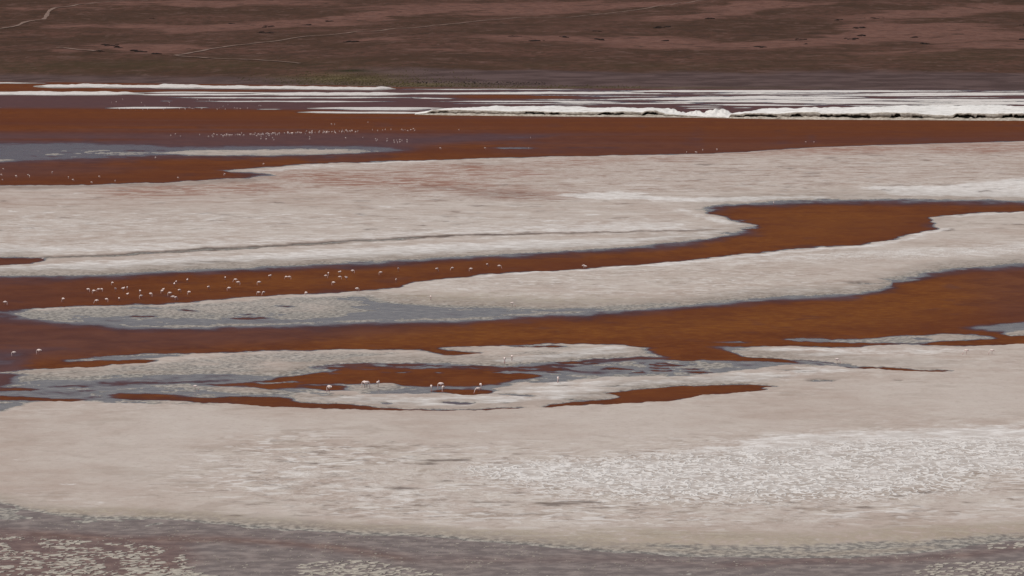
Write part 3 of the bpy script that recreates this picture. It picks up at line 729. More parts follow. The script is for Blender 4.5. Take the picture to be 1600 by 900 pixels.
def water_material():
    k = NT('lagoon_water')
    dep, pur, bri, red = k.attr('depth'), k.attr('purple'), k.attr('brine'), k.attr('red')
    wav = k.noise(k.scaled(1 / 2.0, 1 / 3.2), 1, 4, 0.6)
    swirl = k.noise(k.scaled(1 / 9.0, 1 / 22.0), 1, 5, 0.6, 0.6)
    far = k.noise(k.scaled(1 / 900.0, 1 / 150.0), 1, 4, 0.6)
    rust = k.mix(k.ramp(swirl, 0.32, 0.68), (0.102, 0.027, 0.006), (0.146, 0.042, 0.008))
    rust = k.mix(k.ramp(wav, 0.46, 0.68, 0, 0.55), rust, (0.184, 0.063, 0.012))
    rust = k.mix(k.ramp(far, 0.40, 0.62, 0, 0.6), rust, (0.098, 0.027, 0.010))
    rust = k.mix(k.mul(k.attr('orange'), k.ramp(swirl, 0.3, 0.6, 0.35, 0.8)), rust, k.mix(k.ramp(wav, 0.42, 0.66), (0.162, 0.051, 0.008), (0.215, 0.079, 0.012)))
    mar = k.mix(k.ramp(swirl, 0.35, 0.65), (0.072, 0.029, 0.025), (0.098, 0.042, 0.036))
    d2 = k.add(dep, k.mul(k.add(swirl, -0.5), 0.22))
    mid_f = k.ramp(d2, 0.12, 0.38)
    deep_f = k.ramp(d2, 0.38, 0.90)
    col = k.mix(mid_f, k.mix(k.ramp(wav, 0.4, 0.7), (0.178, 0.146, 0.132), (0.275, 0.235, 0.208)), mar)
    col = k.mix(deep_f, col, rust)
    col = k.mix(k.mul(pur, 0.9), col, mar)
    brc = k.mix(k.ramp(wav, 0.38, 0.68), (0.162, 0.128, 0.115), (0.272, 0.222, 0.198))
    brc = k.mix(k.mul(red, 0.85), brc, k.mix(k.ramp(wav, 0.4, 0.7), (0.115, 0.040, 0.026), (0.165, 0.062, 0.034)))
    col = k.mix(bri, col, brc)
    calm = k.math('SUBTRACT', 1.0, k.ramp(d2, 0.15, 0.60))
    calm = k.math('MAXIMUM', calm, k.mul(pur, 0.38))
    calm = k.mul(calm, k.math('SUBTRACT', 1.0, k.mul(bri, 0.6)))
    rgh = k.ramp(calm, 0, 1, 0.6, 0.27)
    spec = k.ramp(calm, 0, 1, 0.025, 0.35)
    h = k.add(k.mul(wav, 0.5), k.noise(k.scaled(1 / 0.35, 1 / 0.5), 1, 3))
    nrm = k.bump(h, k.ramp(calm, 0, 1, 0.5, 0.12), 0.05)
    k.bsdf(col, rgh, spec, nrm)
    return k.m

# ------------------------------------------------------------------ the lagoon floor and its water
def axis_u(step):
    a = np.arange(-200, 1800.01, step)
    l = np.array([-7000, -4000, -2200, -1200, -700, -420, -280.])
    return np.concatenate([l, a, 1600 - l[::-1]])

def axis_v(vmin, step):
    a = np.concatenate([np.arange(vmin, 186, 0.5), np.arange(186, 960.01, step)])
    return np.concatenate([a, [1000, 1100, 1300, 1700, 2400, 4000]])

uu, vv = np.meshgrid(axis_u(2.5), axis_v(124.0, 1.0))
GX, GY = on_plane(uu, vv)
lvl, wu, wv = level_at(uu, vv, GX, GY)
att = {k: sample(A, wu, wv) for k, A in LAYERS.items() if k in ('white', 'red', 'ochre', 'crust', 'brine', 'dark', 'tex', 'damp')}
att['level'] = lvl
GZ = height_of(lvl, sample(BANK, wu, wv), GX, GY)
GZ += np.where(lvl > 0.3, 0.03 * fbm(GX / 1.6, GY / 3.0, 3, 51) + att['crust'] * 0.05 * fbm(GX / 1.1, GY / 2.2, 2, 61), 0)
salt_flat = grid_mesh('salt_flat', GX, GY, GZ, att, ground_material())
salt_flat['kind'] = 'structure'

uu, vv = np.meshgrid(axis_u(4.0), axis_v(124.0, 1.25))
WX, WY = on_plane(uu, vv)
wl, wu, wv = level_at(uu, vv, WX, WY)
watt = {'depth': -wl, 'purple': sample(PUR, wu, wv), 'brine': sample(BRI, wu, wv), 'red': sample(RED, wu, wv), 'orange': sample(ORG, wu, wv)}
water = grid_mesh('lagoon_water', WX, WY, np.zeros_like(WX), watt, water_material())
water['kind'] = 'structure'

# ------------------------------------------------------------------ hillside beyond the lagoon
def shore_row(u):
    return np.interp(u, [-7000, 0, 533, 620, 900, 1600, 9000], [127, 127.5, 133.5, 136.3, 138.2, 141.2, 143])

def hill_point(u, v):
    u = np.asarray(u, float); v = np.asarray(v, float)
    t = np.maximum(shore_row(u) - v, 0)
    D0 = on_plane(u, shore_row(u))[1]
    D = D0 + 18 * t + 0.13 * t * t
    X, Y, Z = at_depth(u, v, D)
    under = np.maximum(v - shore_row(u), 0)
    Z = np.where(under > 0, -0.4 * np.clip(under, 0, 1), Z)
    Xp, Yp = on_plane(u, np.maximum(v, 100))
    X = np.where(under > 0, Xp, X); Y = np.where(under > 0, Yp, Y)
    Z = Z + smooth(4, 40, t) * (fbm(X / 260, Y / 700, 4, 71) * 7.0 + fbm(X / 60, Y / 160, 3, 75) * 1.2)
    return X, Y, Z

hu = np.concatenate([[-7000, -4000, -2200, -1200, -700, -420], np.arange(-250, 1850.1, 5), [2020, 2300, 2800, 3800, 5600, 8600]])
hv = np.concatenate([[143.5], np.arange(142, -60.1, -1.2)])
uu, vv = np.meshgrid(hu, hv)
HX, HY, HZ = hill_point(uu, vv)
# the mountain above the frame
ex = []
for D, z in ((14000, 300), (16500, 460), (20000, 640)):
    dx, dy, dz = ray(hu, hu * 0 - 60.0)
    s = D / dy
    ex.append((dx * s, dy * s, z * (1 + 0.25 * fbm(hu / 300, hu * 0 + D / 500.0, 3, 81))))
HX = np.vstack([HX] + [e[0] for e in ex]); HY = np.vstack([HY] + [e[1] for e in ex]); HZ = np.vstack([HZ] + [e[2] for e in ex])
uu2 = np.vstack([uu] + [hu] * 3); vv2 = np.vstack([vv] + [np.full_like(hu, -80.)] * 3)

def blob(u, v, cu, cv, ru, rv, ang=0.0):
    c, s = math.cos(ang), math.sin(ang)
    a = (u - cu) / ru; b = (v - cv - (u - cu) * ang) / rv
    return np.exp(-(a * a + b * b))

nz = fbm(uu2 / 60, vv2 / 4.0, 4, 91)
wu_, wv_ = uu2 + 40 * fbm(uu2 / 90, vv2 / 7, 3, 95), vv2 + 4 * nz
pink = np.zeros_like(uu2)
for b in [(170, 40, 160, 5, 0, .6), (300, 44, 60, 7, 0, .8), (420, 38, 160, 6, -0.03, .8), (230, 76, 90, 9, 0.03, .8), (130, 82, 60, 4, 0, .5), (610, 22, 160, 5, -0.09, .9), (740, 9, 200, 6, -0.02, .9), (900, 12, 200, 5, -0.04, .8),
          (600, 65, 80, 4, 0, .5), (850, 64, 120, 6, 0, .9), (1010, 66, 110, 10, 0, 1), (1140, 70, 120, 7, 0, .9), (1270, 66, 110, 7, 0, .9), (1350, 52, 70, 16, -0.12, 1), (1450, 20, 130, 7, -0.06, .8), (1480, 52, 150, 14, 0, .8), (1560, 72, 120, 9, 0, .7),
          (1120, 22, 60, 7, -0.15, .9), (1180, 10, 110, 6, -0.03, .8), (1450, 38, 100, 5, 0, .8), (1050, 30, 80, 5, 0, .6), (330, 5, 240, 5, 0, .7), (60, 12, 160, 4, 0, .4), (880, 96, 260, 2.2, 0, .3), (1400, 84, 200, 4, 0, .4), (700, 80, 140, 3, 0, .4), (1560, 12, 120, 6, 0, .6)]:
    pink = np.maximum(pink, blob(wu_, wv_, b[0], b[1], b[2], b[3], b[4]) * b[5])
sr = shore_row(uu2)
plain = smooth(30, 24, sr - vv2 + 4 * nz) * smooth(480, 700, uu2 + 60 * nz) * 0.95
plain = np.maximum(plain, smooth(15, 8, sr - vv2 + 2 * nz) * 0.8)
olive = np.maximum.reduce([blob(wu_, wv_, 250, 104, 330, 8) * 0.75, blob(wu_, wv_, 1000, 102, 260, 5) * 0.45, blob(wu_, wv_, 60, 108, 200, 9) * 0.6, blob(wu_, wv_, 1500, 92, 260, 7) * 0.35])
marsh = np.maximum.reduce([blob(uu2 + 20 * nz, vv2 + 1.5 * nz, 540, 124, 90, 7), blob(uu2, vv2 + 1.5 * nz, 640, 132, 120, 3.2) * 0.9, blob(uu2, vv2 + nz, 900, 137, 330, 1.6) * 0.7])
green = blob(uu2, vv2, 548, 112.8, 34, 2.0)

def hill_material():
    k = NT('hillside_gravel')
    pk, pl, ol, mr, gr = (k.attr(a) for a in ('pink', 'plain', 'olive', 'marsh', 'green'))
    n1 = k.noise(k.scaled(1 / 42, 1 / 75, 1 / 42), 1, 6, 0.6, 0.3)
    n2 = k.noise(k.scaled(1 / 11, 1 / 40, 1 / 11), 1, 5, 0.62)
    n3 = k.noise(k.scaled(1 / 160, 1 / 330, 1 / 160), 1, 4, 0.5)
    n4 = k.noise(k.scaled(1 / 34, 1 / 70, 1 / 34), 1, 4, 0.6, 0.5)
    n5 = k.noise(k.scaled(1 / 14, 1 / 60, 1 / 14), 1, 3, 0.6, 0.3)
    base = k.mix(k.ramp(n3, 0.38, 0.62), (0.066, 0.035, 0.023), (0.096, 0.048, 0.035))
    base = k.mix(k.ramp(n2, 0.42, 0.62, 0, 0.7), base, (0.047, 0.028, 0.017))
    f = k.ramp(k.add(k.mul(pk, 0.85), k.add(k.mul(n1, 0.65), k.mul(n5, 0.35))), 0.66, 0.92)
    base = k.mix(k.mul(f, 0.95), base, k.mix(k.ramp(n5, 0.38, 0.62), (0.160, 0.083, 0.064), (0.120, 0.060, 0.046)))
    base = k.mix(k.ramp(n4, 0.56, 0.66, 0, 0.5), base, (0.140, 0.082, 0.068))
    base = k.mix(k.ramp(n5, 0.60, 0.70, 0, 0.45), base, (0.150, 0.090, 0.075))
    base = k.mix(k.ramp(n4, 0.44, 0.36, 0, 0.6), base, (0.042, 0.026, 0.019))
    base = k.mix(k.mul(ol, k.ramp(n2, 0.3, 0.6, 0.5, 1.0)), base, (0.052, 0.036, 0.018))
    base = k.mix(pl, base, k.mix(k.ramp(n1, 0.38, 0.62), (0.066, 0.043, 0.040), (0.108, 0.072, 0.068)))
    base = k.mix(k.mul(mr, 0.85), base, k.mix(k.ramp(n4, 0.35, 0.65), (0.060, 0.044, 0.020), (0.115, 0.090, 0.042)))
    base = k.mix(k.mul(gr, k.ramp(n4, 0.3, 0.55, 0.4, 1.0)), base, (0.020, 0.020, 0.008))
    k.bsdf(base, 0.95, 0.05, k.bump(k.add(n1, k.mul(n2, 0.3)), 0.6, 3.0))
    return k.m

hill = grid_mesh('hillside', HX, HY, HZ, dict(pink=pink, plain=plain, olive=olive, marsh=marsh, green=green), hill_material())
hill['kind'] = 'structure'

# ---- dirt tracks
def simple_mat(name, col, rough=0.8, var=0.25, scale=3.0, spec=0.2, bump=0.3, bdist=0.05):
    k = NT(name)
    tc = k.n('ShaderNodeTexCoord').outputs['Object']
    n = k.noise(tc, scale, 5, 0.6)
    lo = tuple(c * (1 - var) for c in col); hi = tuple(min(1, c * (1 + var)) for c in col)
    k.bsdf(k.mix(k.ramp(n, 0.3, 0.7), lo, hi), rough, spec, k.bump(n, bump, bdist))
    return k.m

track_mat = simple_mat('track_dust', (0.195, 0.135, 0.110), 0.95, 0.18, 0.05, 0.05, 0.2, 0.3)

def track(pts, width):
    P = spline(pts, 40, False)
    X, Y, Z = hill_point(P[:, 0], P[:, 1])
    T = np.stack([np.gradient(X), np.gradient(Y)], -1)
    T /= np.linalg.norm(T, axis=1)[:, None] + 1e-9
    N = np.stack([-T[:, 1], T[:, 0]], -1)
    w = width * (0.8 + 0.4 * fbm(np.arange(len(X)) / 9.0, np.zeros(len(X)), 3, 13)) / 2
    rows = []
    for s in (-1, -0.4, 0.4, 1):
        rows.append(np.stack([X + N[:, 0] * w * s, Y + N[:, 1] * w * s, Z + (0.75 if abs(s) < 0.5 else 0.55)], -1))
    A = np.stack(rows, 0)
    o = grid_mesh('dirt_track', A[..., 0].T, A[..., 1].T, A[..., 2].T, {}, track_mat)
    o['kind'] = 'structure'
track([(-40, 47), (0, 45), (25, 41), (45, 33), (68, 27), (76, 17), (84, 13), (105, 11), (135, 6.5), (168, 3), (230, 0.5)], 8)
track([(273, 88.5), (300, 83), (333, 77.5), (367, 72), (400, 68), (450, 63), (533, 54.5), (620, 45), (700, 37), (800, 29), (900, 23), (1000, 14), (1067, 6), (1120, 0)], 6.5)
track([(273, 88.5), (300, 92.5), (340, 96.5), (400, 99), (470, 104)], 7)
track([(90, 78), (120, 82), (150, 87)], 9)

# ---- rock outcrops
rock_mat = simple_mat('dark_lava_rock', (0.020, 0.014, 0.012), 0.9, 0.5, 0.4, 0.1, 0.6, 0.5)
rock_meshes = []
for i in range(6):
    bm = bmesh.new()
    bmesh.ops.create_icosphere(bm, subdivisions=2, radius=1.0)
    r = random.Random(i)
    for v in bm.verts:
        d = v.co.normalized()
        s = 0.75 + 0.5 * vnoise(d.x * 2 + i * 5, d.y * 2 + d.z * 3)
        v.co = Vector((d.x * s * 1.2, d.y * s, max(d.z * s, -0.35) * 0.75))
    me = bpy.data.meshes.new('boulder')
    bm.to_mesh(me); bm.free()
    me.materials.append(rock_mat)
    rock_meshes.append(me)

OUT = [(172, 71, 26, 4, 9, 'dark boulders scattered on the pale slope at the far left'), (185, 77, 12, 2.5, 6, 'small dark rocks under the scattered boulders at the left slope'),
       (160, 87, 10, 1.6, 5, 'flat line of black rocks beside the short track at left'), (215, 84, 30, 2.2, 10, 'thin row of black rocks above the olive plain at left'), (243, 87.5, 8, 1, 4, 'few black stones where the two dirt tracks meet'),
       (238, 27, 3, 1, 2, 'lone dark stones on the upper left slope'), (361, 35, 4, 1, 2, 'tiny dark stones between the two dirt tracks'), (418, 39.5, 14, 2.2, 8, 'black craggy outcrop above the long dirt track'),
       (412, 52, 20, 1.6, 9, 'ragged black ledge just above the long dirt track'), (478, 37, 14, 1.0, 5, 'short dotted line of rocks right of the craggy outcrop'), (515, 32, 12, 1.2, 6, 'dark rock streak highest above the long dirt track'),
       (550, 67.5, 26, 2, 9, 'low black ledge just below the long dirt track'), (805, 60.5, 20, 2, 8, 'leftmost black ledge of the central pink terrace'), (840, 68.5, 20, 1.2, 7, 'thin black ledge lowest on the central pink terrace'),
       (880, 62, 16, 1.6, 8, 'middle black ledge on the central pink terrace'), (935, 62.5, 16, 2.0, 9, 'thickest black ledge on the central pink terrace'), (932, 51, 10, 1, 4, 'small dark rocks above the thickest central ledge'),
       (1035, 44, 18, 1.4, 6, 'scattered dark rocks high on the pink terrace right of centre'), (1040, 61.5, 12, 1.6, 7, 'black ledge at the right end of the central pink terrace'), (1108, 32, 10, 2.0, 5, 'small dark knob beneath the upper pink gully'),
       (1186, 73, 18, 1.6, 7, 'black ledge low on the right pink terrace'), (1252, 62.5, 20, 1.8, 8, 'slanting black ledge at the middle of the right terrace'), (1260, 68.5, 6, 1, 3, 'few stones below the slanting black ledge'),
       (1342, 42, 26, 2.6, 11, 'broad black outcrop at the mouth of the right gully'), (1312, 30, 14, 1.8, 6, 'dark rocks left above the broad gully outcrop'), (1346, 52, 14, 2.5, 7, 'loose rocks just below the broad gully outcrop'),
       (1330, 62, 22, 2.4, 8, 'string of rocks descending beneath the right gully'), (1365, 27, 30, 2.0, 8, 'row of dark rocks along the right gully rim'), (1430, 56, 8, 1.6, 4, 'few dark stones on the pink slope far right'), (1445, 67, 8, 1.6, 4, 'lower dark stones on the pink slope far right'), (1598, 38, 10, 1.5, 4, 'dark rocks at the upper right edge of the slope'), (1598, 62, 8, 1.5, 4, 'dark rocks at the lower right edge of the slope')]
for (u, v, wu_r, hv_r, n, lab) in OUT:
    x, y, z = (float(a) for a in hill_point(u, v))
    e = bpy.data.objects.new('rock_outcrop', None)
    C.objects.link(e)
    e.location = (x, y, z)
    e.empty_display_size = 2
    tag(e, lab, 'rocks')
    for i in range(n):
        du = random.uniform(-wu_r / 2, wu_r / 2)
        dv_ = random.gauss(0, hv_r / 3)
        bx, by, bz = (float(a) for a in hill_point(u + du, v + dv_))
        o = link_obj('boulder', random.choice(rock_meshes), e)
        s = random.uniform(0.8, 2.1)
        o.location = (bx - x, by - y, bz - z)
        o.scale = (s * random.uniform(1.0, 2.4), s * 2.0, s * random.uniform(0.6, 1.0))
        o.rotation_euler = (0, 0, random.uniform(-0.4, 0.4))

# ---- tussock grass on the marshy shore
def blades_mesh(name, pts, r0, r1, mat):
    V, Fc = [], []
    for (x, y, z) in pts:
        r = random.uniform(r0, r1); h = r * random.uniform(0.7, 1.3)
        b = len(V)
        n = 6
        for i in range(n):
            a = 2 * math.pi * i / n + random.random() * 0.5
            V.append((x + math.cos(a) * r, y + math.sin(a) * r, z - 0.15))
        for i in range(n):
            a = 2 * math.pi * i / n + random.random() * 0.8
            k = random.uniform(0.5, 0.9)
            V.append((x + math.cos(a) * r * k, y + math.sin(a) * r * k, z + h * random.uniform(0.4, 0.8)))
        V.append((x + random.uniform(-.2, .2) * r, y, z + h))
        for i in range(n):
            j = (i + 1) % n
            Fc.append((b + i, b + j, b + n + j, b + n + i))
            Fc.append((b + n + i, b + n + j, b + 2 * n))
    me = bpy.data.meshes.new(name)
    me.from_pydata(V, [], Fc)
    me.materials.append(mat)
    return me
pts = []
for i in range(1500):
    u = random.gauss(560, 80); v = 133 - abs(random.gauss(0, 9))
    if v > shore_row(u) - 0.6: continue
    pts.append(tuple(float(a) for a in hill_point(u, v)))
for i in range(500):
    u = random.uniform(600, 1000); v = float(shore_row(u)) - abs(random.gauss(1.5, 1.5)) - 0.4
    pts.append(tuple(float(a) for a in hill_point(u, v)))
o = link_obj('marsh_grass', blades_mesh('marsh_grass', pts, 0.35, 0.8, simple_mat('marsh_tussock', (0.080, 0.062, 0.028), 0.95, 0.4, 0.2)))
o['kind'] = 'stuff'
tag(o, 'olive tussock grass on the marshy far shore', 'grass')
pts = []
for i in range(170):
    u = random.uniform(650, 860); v = float(shore_row(u)) - random.uniform(5.5, 9.5)
    pts.append(tuple(float(a) for a in hill_point(u, v)))
o = link_obj('low_shrubs', blades_mesh('low_shrubs', pts, 0.35, 0.8, simple_mat('dark_shrub', (0.022, 0.018, 0.014), 0.95, 0.4, 0.2)))
o['kind'] = 'stuff'
tag(o, 'dark low shrubs dotted along the far shore', 'shrubs')

# ------------------------------------------------------------------ eroded salt banks in the upper lagoon
def bank_material():
    k = NT('salt_bank_salt')
    top, cave = k.attr('top'), k.attr('cave')
    n = k.noise(k.scaled(1 / 2.0, 1 / 3.0, 1 / 0.6), 1, 5, 0.6)
    n2 = k.noise(k.scaled(1 / 9.0, 1 / 20.0, 1 / 2.0), 1, 4, 0.6)
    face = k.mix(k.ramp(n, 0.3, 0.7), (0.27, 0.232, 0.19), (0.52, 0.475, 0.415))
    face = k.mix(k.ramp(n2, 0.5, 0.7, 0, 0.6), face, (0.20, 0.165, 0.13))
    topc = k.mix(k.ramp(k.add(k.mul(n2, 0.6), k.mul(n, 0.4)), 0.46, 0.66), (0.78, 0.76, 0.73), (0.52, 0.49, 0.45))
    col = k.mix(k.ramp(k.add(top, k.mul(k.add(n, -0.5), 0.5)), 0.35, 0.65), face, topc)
    k.bsdf(col, 0.8, 0.15, k.bump(k.add(n, n2), 0.7, 0.5))
    return k.m
bank_mat = bank_material()

def salt_bank(label, u0, u1, base, lip, back, caves, apr=0.30):
    us = np.arange(u0, u1 + 0.01, 0.8)
    vb = np.interp(us, [p[0] for p in base], [p[1] for p in base])
    vl = np.interp(us, [p[0] for p in lip], [p[1] for p in lip]) + 1.0 * fbm(us / 9, us * 0, 3, 15)
    vl -= 1.0 * smooth(1.5, 4, vb - vl)
    vk = np.interp(us, [p[0] for p in back], [p[1] for p in back]) + 0.8 * fbm(us / 14, us * 0, 3, 16)
    d0 = on_plane(us, vb)[1]
    h = np.maximum((vb - vl) * d0 / F, 0.15)
    kk = gauss(22.0)
    hs = np.convolve(np.pad(h, len(kk) // 2, mode='edge'), kk, mode='valid')
    rec = np.zeros_like(us)
    for (a, b, dpt, hh) in caves:
        c = (a + b) / 2; w = (b - a) / 2
        rec = np.maximum(rec, dpt * np.clip(1.25 * (1 - ((us - c + 2 * fbm(us / 4, us * 0, 2, 19)) / w) ** 4), 0, 1))
    shp = 0.85 * np.clip(rec / 8.0, 0, 1) ** 0.7 * np.clip(0.8 + 0.6 * fbm(us / 5, us * 0, 3, 22), 0.2, 1)
    roof = np.interp(us, us, 0.74 + 0.12 * fbm(us / 12, us * 0, 3, 23))
    wall = 0.25 * fbm(us / 5, us * 0, 3, 29)
    # top plateau reaches back until it would be seen at row vk
    dk = np.maximum(F * (CAMH - hs * 1.05) / np.maximum(vk - HORIZON, 1), d0 + 12)
    prof = []
    a = apr * (1 + 0.5 * fbm(us / 7, us * 0, 3, 33))
    a = np.clip(a, 0.12, 0.6)
    roof = np.minimum(a + 0.06 + (np.maximum(roof, a + 0.1) - a) * shp, 0.84)
    nz_ = lambda f, s: fbm(us / f, us * 0, 3, s)
    prof.append((-3.0 + 0 * us, -0.3 + 0 * us, 0))
    prof.append((-1.2 + 1.0 * nz_(6, 3), 0.06 * h, 0))
    prof.append((0.6 + 1.0 * nz_(5, 4), 0.5 * a * h, 0))
    prof.append((1.8 + 0.8 * nz_(4, 5), a * h, 0))
    prof.append((2.3 + wall + rec * 0.5, a * h * 1.02 - 0.1 * (rec > 1), 0))
    prof.append((2.5 + wall + rec, a * h * 1.05, 0))
    prof.append((2.5 + wall + rec, (a + 0.12) * h, 0))
    prof.append((2.6 + wall + rec * 0.85, (a * 0.4 + roof * 0.6) * h, 0))
    prof.append((2.5 + wall + rec * 0.35, roof * h, 0))
    prof.append((2.3 + wall * 1.5, roof * h * 1.0, 0))
    prof.append((2.1 + wall * 2, (roof * 0.6 + 0.4 * 0.9) * h, 0.1))
    prof.append((2.3 + wall * 2 + 0.3 * nz_(3, 6), 0.9 * h, 0.35))
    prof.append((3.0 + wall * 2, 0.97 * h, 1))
    for s in (0.03, 0.08, 0.16, 0.26, 0.38, 0.5, 0.62, 0.74, 0.85, 0.94, 1.0):
        q = 4.0 + (dk - d0 - 4.0) * s
        hh_ = h * (1 - min(1, s * 6)) + hs * min(1, s * 6)
        prof.append((q, hh_ * (1.0 + 0.10 * s + 0.22 * fbm(us / 16, us * 0 + s * 7, 3, 37)), 1))
    prof.append((dk - d0 + 4, hs * 0.5, 1))
    prof.append((dk - d0 + 14, -0.3 + 0 * us, 1))
    dx, dy, dz = ray(us, vb)
    X = np.array([dx * (d0 + p[0]) / dy for p in prof])
    Y = np.array([np.broadcast_to(d0 + p[0], us.shape) for p in prof])
    Z = np.array([np.broadcast_to(p[1], us.shape) for p in prof])
    T = np.array([np.full_like(us, p[2]) for p in prof])
    # close the two ends down to the lagoon floor
    Z[:, 0] = -0.3; Z[:, -1] = -0.3
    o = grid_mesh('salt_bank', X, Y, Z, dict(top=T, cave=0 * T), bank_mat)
    tag(o, label, 'salt bank', 'eroded salt banks in the upper lagoon')
    return o

BASE = [(600, 178.5), (640, 179), (700, 180), (800, 181.2), (880, 182), (1000, 182.8), (1100, 183.8), (1150, 185), (1200, 186), (1300, 187), (1450, 187.6), (1600, 188.6), (1860, 190)]
salt_bank('long white salt bank with low dark hollows, left of the pointed white mound', 648, 1150, BASE,
          [(648, 178.6), (665, 176.5), (675, 172.5), (700, 171.5), (740, 172.5), (800, 174), (830, 173.6), (875, 175), (900, 175.5), (940, 175), (970, 174), (990, 175), (1002, 175.5), (1015, 173), (1025, 172.5), (1034, 176), (1042, 179), (1060, 180), (1150, 184.6)],
          [(648, 176), (690, 171), (720, 169.5), (760, 166.5), (860, 165.5), (900, 166.5), (945, 168.5), (1000, 168.5), (1045, 169.5), (1060, 176), (1100, 179), (1150, 183)],
          [(669, 681, 3, 1), (684, 701, 4, 1), (818, 853, 9, 1), (858, 876, 6, 1), (934, 962, 9, 1), (958, 976, 7, 1), (1004, 1028, 10, 1)], 0.34)
salt_bank('broad flat-topped salt bank with black undercut cliffs at the right edge', 1138, 1840, BASE,
          [(1138, 184), (1143, 178.5), (1155, 179), (1165, 177), (1200, 177), (1218, 178), (1226, 176.5), (1240, 176), (1256, 175), (1276, 175), (1283, 177.5), (1330, 177), (1362, 177), (1372, 175.5), (1405, 176), (1420, 176), (1440, 178), (1470, 180), (1488, 180.5), (1494, 177), (1530, 177.2), (1550, 178), (1580, 177), (1600, 177), (1840, 178)],
          [(1138, 180), (1155, 175.5), (1172, 174.5), (1185, 171), (1200, 169.5), (1250, 168.8), (1300, 168), (1340, 166.8), (1400, 165.4), (1450, 164.8), (1500, 164.6), (1520, 165.6), (1535, 164.4), (1570, 164.4), (1590, 166.4), (1620, 164.6), (1840, 165)],
          [(1147, 1160, 4, 1), (1162, 1214, 10, 1), (1236, 1254, 8, 1), (1281, 1304, 9, 1), (1302, 1362, 10, 1), (1392, 1408, 8, 1), (1424, 1442, 4, 1), (1488, 1524, 10, 1), (1526, 1540, 7, 1), (1566, 1582, 9, 1), (1583, 1612, 10, 1), (1640, 1700, 10, 1), (1730, 1800, 10, 1)], 0.30)

# white salt mounds standing on the banks' flat
mound_mat = simple_mat('fresh_salt', (0.68, 0.66, 0.63), 0.8, 0.12, 0.4, 0.15, 0.6, 0.4)
def mound(label, u0, u1, vbase, vpeak, peak_u, seed):
    d0 = float(on_plane(800, vbase)[1])
    x0 = (u0 - 800) / F * d0; x1 = (u1 - 800) / F * d0; xp = (peak_u - 800) / F * d0
    h = (vbase - vpeak) * d0 / F
    nu_, nv_ = 40, 18
    V = []
    for j in range(nv_ + 1):
        t = j / nv_ * 2 - 1
        for i in range(nu_ + 1):
            s = i / nu_
            x = x0 + (x1 - x0) * s
            pk = (xp - x0) / (x1 - x0)
            r = (s / pk) if s < pk else (1 - s) / (1 - pk)
            prof_ = max(0, r) ** 0.7 * (1 - 0.25 * max(0, r) ** 6)
            z = h * prof_ * max(0, 1 - abs(t) ** 1.6) + 0.5 * h * (vnoise(s * 9 + seed, t * 3) * 0.6 + vnoise(s * 22 + seed, t * 6) * 0.4 - 0.5) * min(1, r * 3) * (1 - t * t)
            V.append((x - xp, t * (x1 - x0) * 0.55, z - 0.12))
    Fc = [(j * (nu_ + 1) + i, j * (nu_ + 1) + i + 1, (j + 1) * (nu_ + 1) + i + 1, (j + 1) * (nu_ + 1) + i) for j in range(nv_) for i in range(nu_)]
    me = bpy.data.meshes.new('salt_mound')
    me.from_pydata(V, [], Fc)
    me.polygons.foreach_set('use_smooth', [True] * len(me.polygons))
    o = link_obj('salt_mound', me, None, mound_mat)
    o.location = (xp, d0, 0)
    tag(o, label, 'salt mound', 'white salt mounds')
mound('pointed white salt mound standing alone between the two salt banks', 1092, 1152, 182.5, 169.0, 1121, 1)
mound('low white salt mound joined left of the pointed mound', 1062, 1108, 182, 172.2, 1090, 2)
mound('steep white salt heap at the end of the left bank', 1022, 1080, 181.5, 169.5, 1044, 3)

# fallen blocks of salt along the foot of the banks
block_mat = simple_mat('fallen_salt', (0.42, 0.37, 0.315), 0.85, 0.3, 0.8, 0.1, 0.6, 0.3)
blk = []
for i in range(5):
    bm = bmesh.new()
    bmesh.ops.create_icosphere(bm, subdivisions=2, radius=1.0)
    for v in bm.verts:
        d = v.co.normalized()
        s = 0.7 + 0.6 * vnoise(d.x * 2.3 + i * 7, d.y * 2.3 + d.z * 2)
        v.co = Vector((d.x * s * 1.3, d.y * s, max(d.z * s, -0.3)))
    me = bpy.data.meshes.new('salt_block'); bm.to_mesh(me); bm.free(); me.materials.append(block_mat)
    blk.append(me)
BL = [(1224, 2.6), (1231, 2.2), (1218, 1.6), (1268, 2.6), (1275, 2.2), (1160, 1.2), (1374, 2.0), (1384, 2.2), (1413, 2.4), (1420, 2.0), (1452, 1.6), (1466, 1.6), (1478, 1.5), (1546, 2.0), (1556, 1.8), (1292, 1.0), (982, 2.0), (990, 1.6), (912, 1.3), (896, 1.5), (760, 1.2), (722, 1.5), (708, 1.4), (806, 1.0), (1130, 1.0)]
NTH = ['first', 'second', 'third', 'fourth', 'fifth', 'sixth', 'seventh', 'eighth', 'ninth', 'tenth', 'eleventh', 'twelfth', 'thirteenth', 'fourteenth', 'fifteenth', 'sixteenth', 'seventeenth', 'eighteenth', 'nineteenth', 'twentieth']
NTH += ['twenty-' + a for a in NTH[:9]] + ['thirtieth'] + ['thirty-' + a for a in NTH[:9]] + ['fortieth'] + ['forty-' + a for a in NTH[:9]] + ['fiftieth'] + ['fifty-' + a for a in NTH[:9]]
for q, (u, s) in enumerate(sorted(BL)):
    vb = np.interp(u, [p[0] for p in BASE], [p[1] for p in BASE])
    x, y = (float(a) for a in on_plane(u, vb - 0.2))
    o = link_obj('salt_block', blk[q % 5])
    o.location = (x, y - 0.4, s * 0.15)
    o.scale = (s * 1.25, s * 1.0, s * 0.62)
    o.rotation_euler = (0, 0, random.uniform(0, 6))
    tag(o, 'slumped beige salt block, %s from the left along the banks\' foot' % NTH[q], 'salt block', 'salt blocks fallen at the foot of the banks')

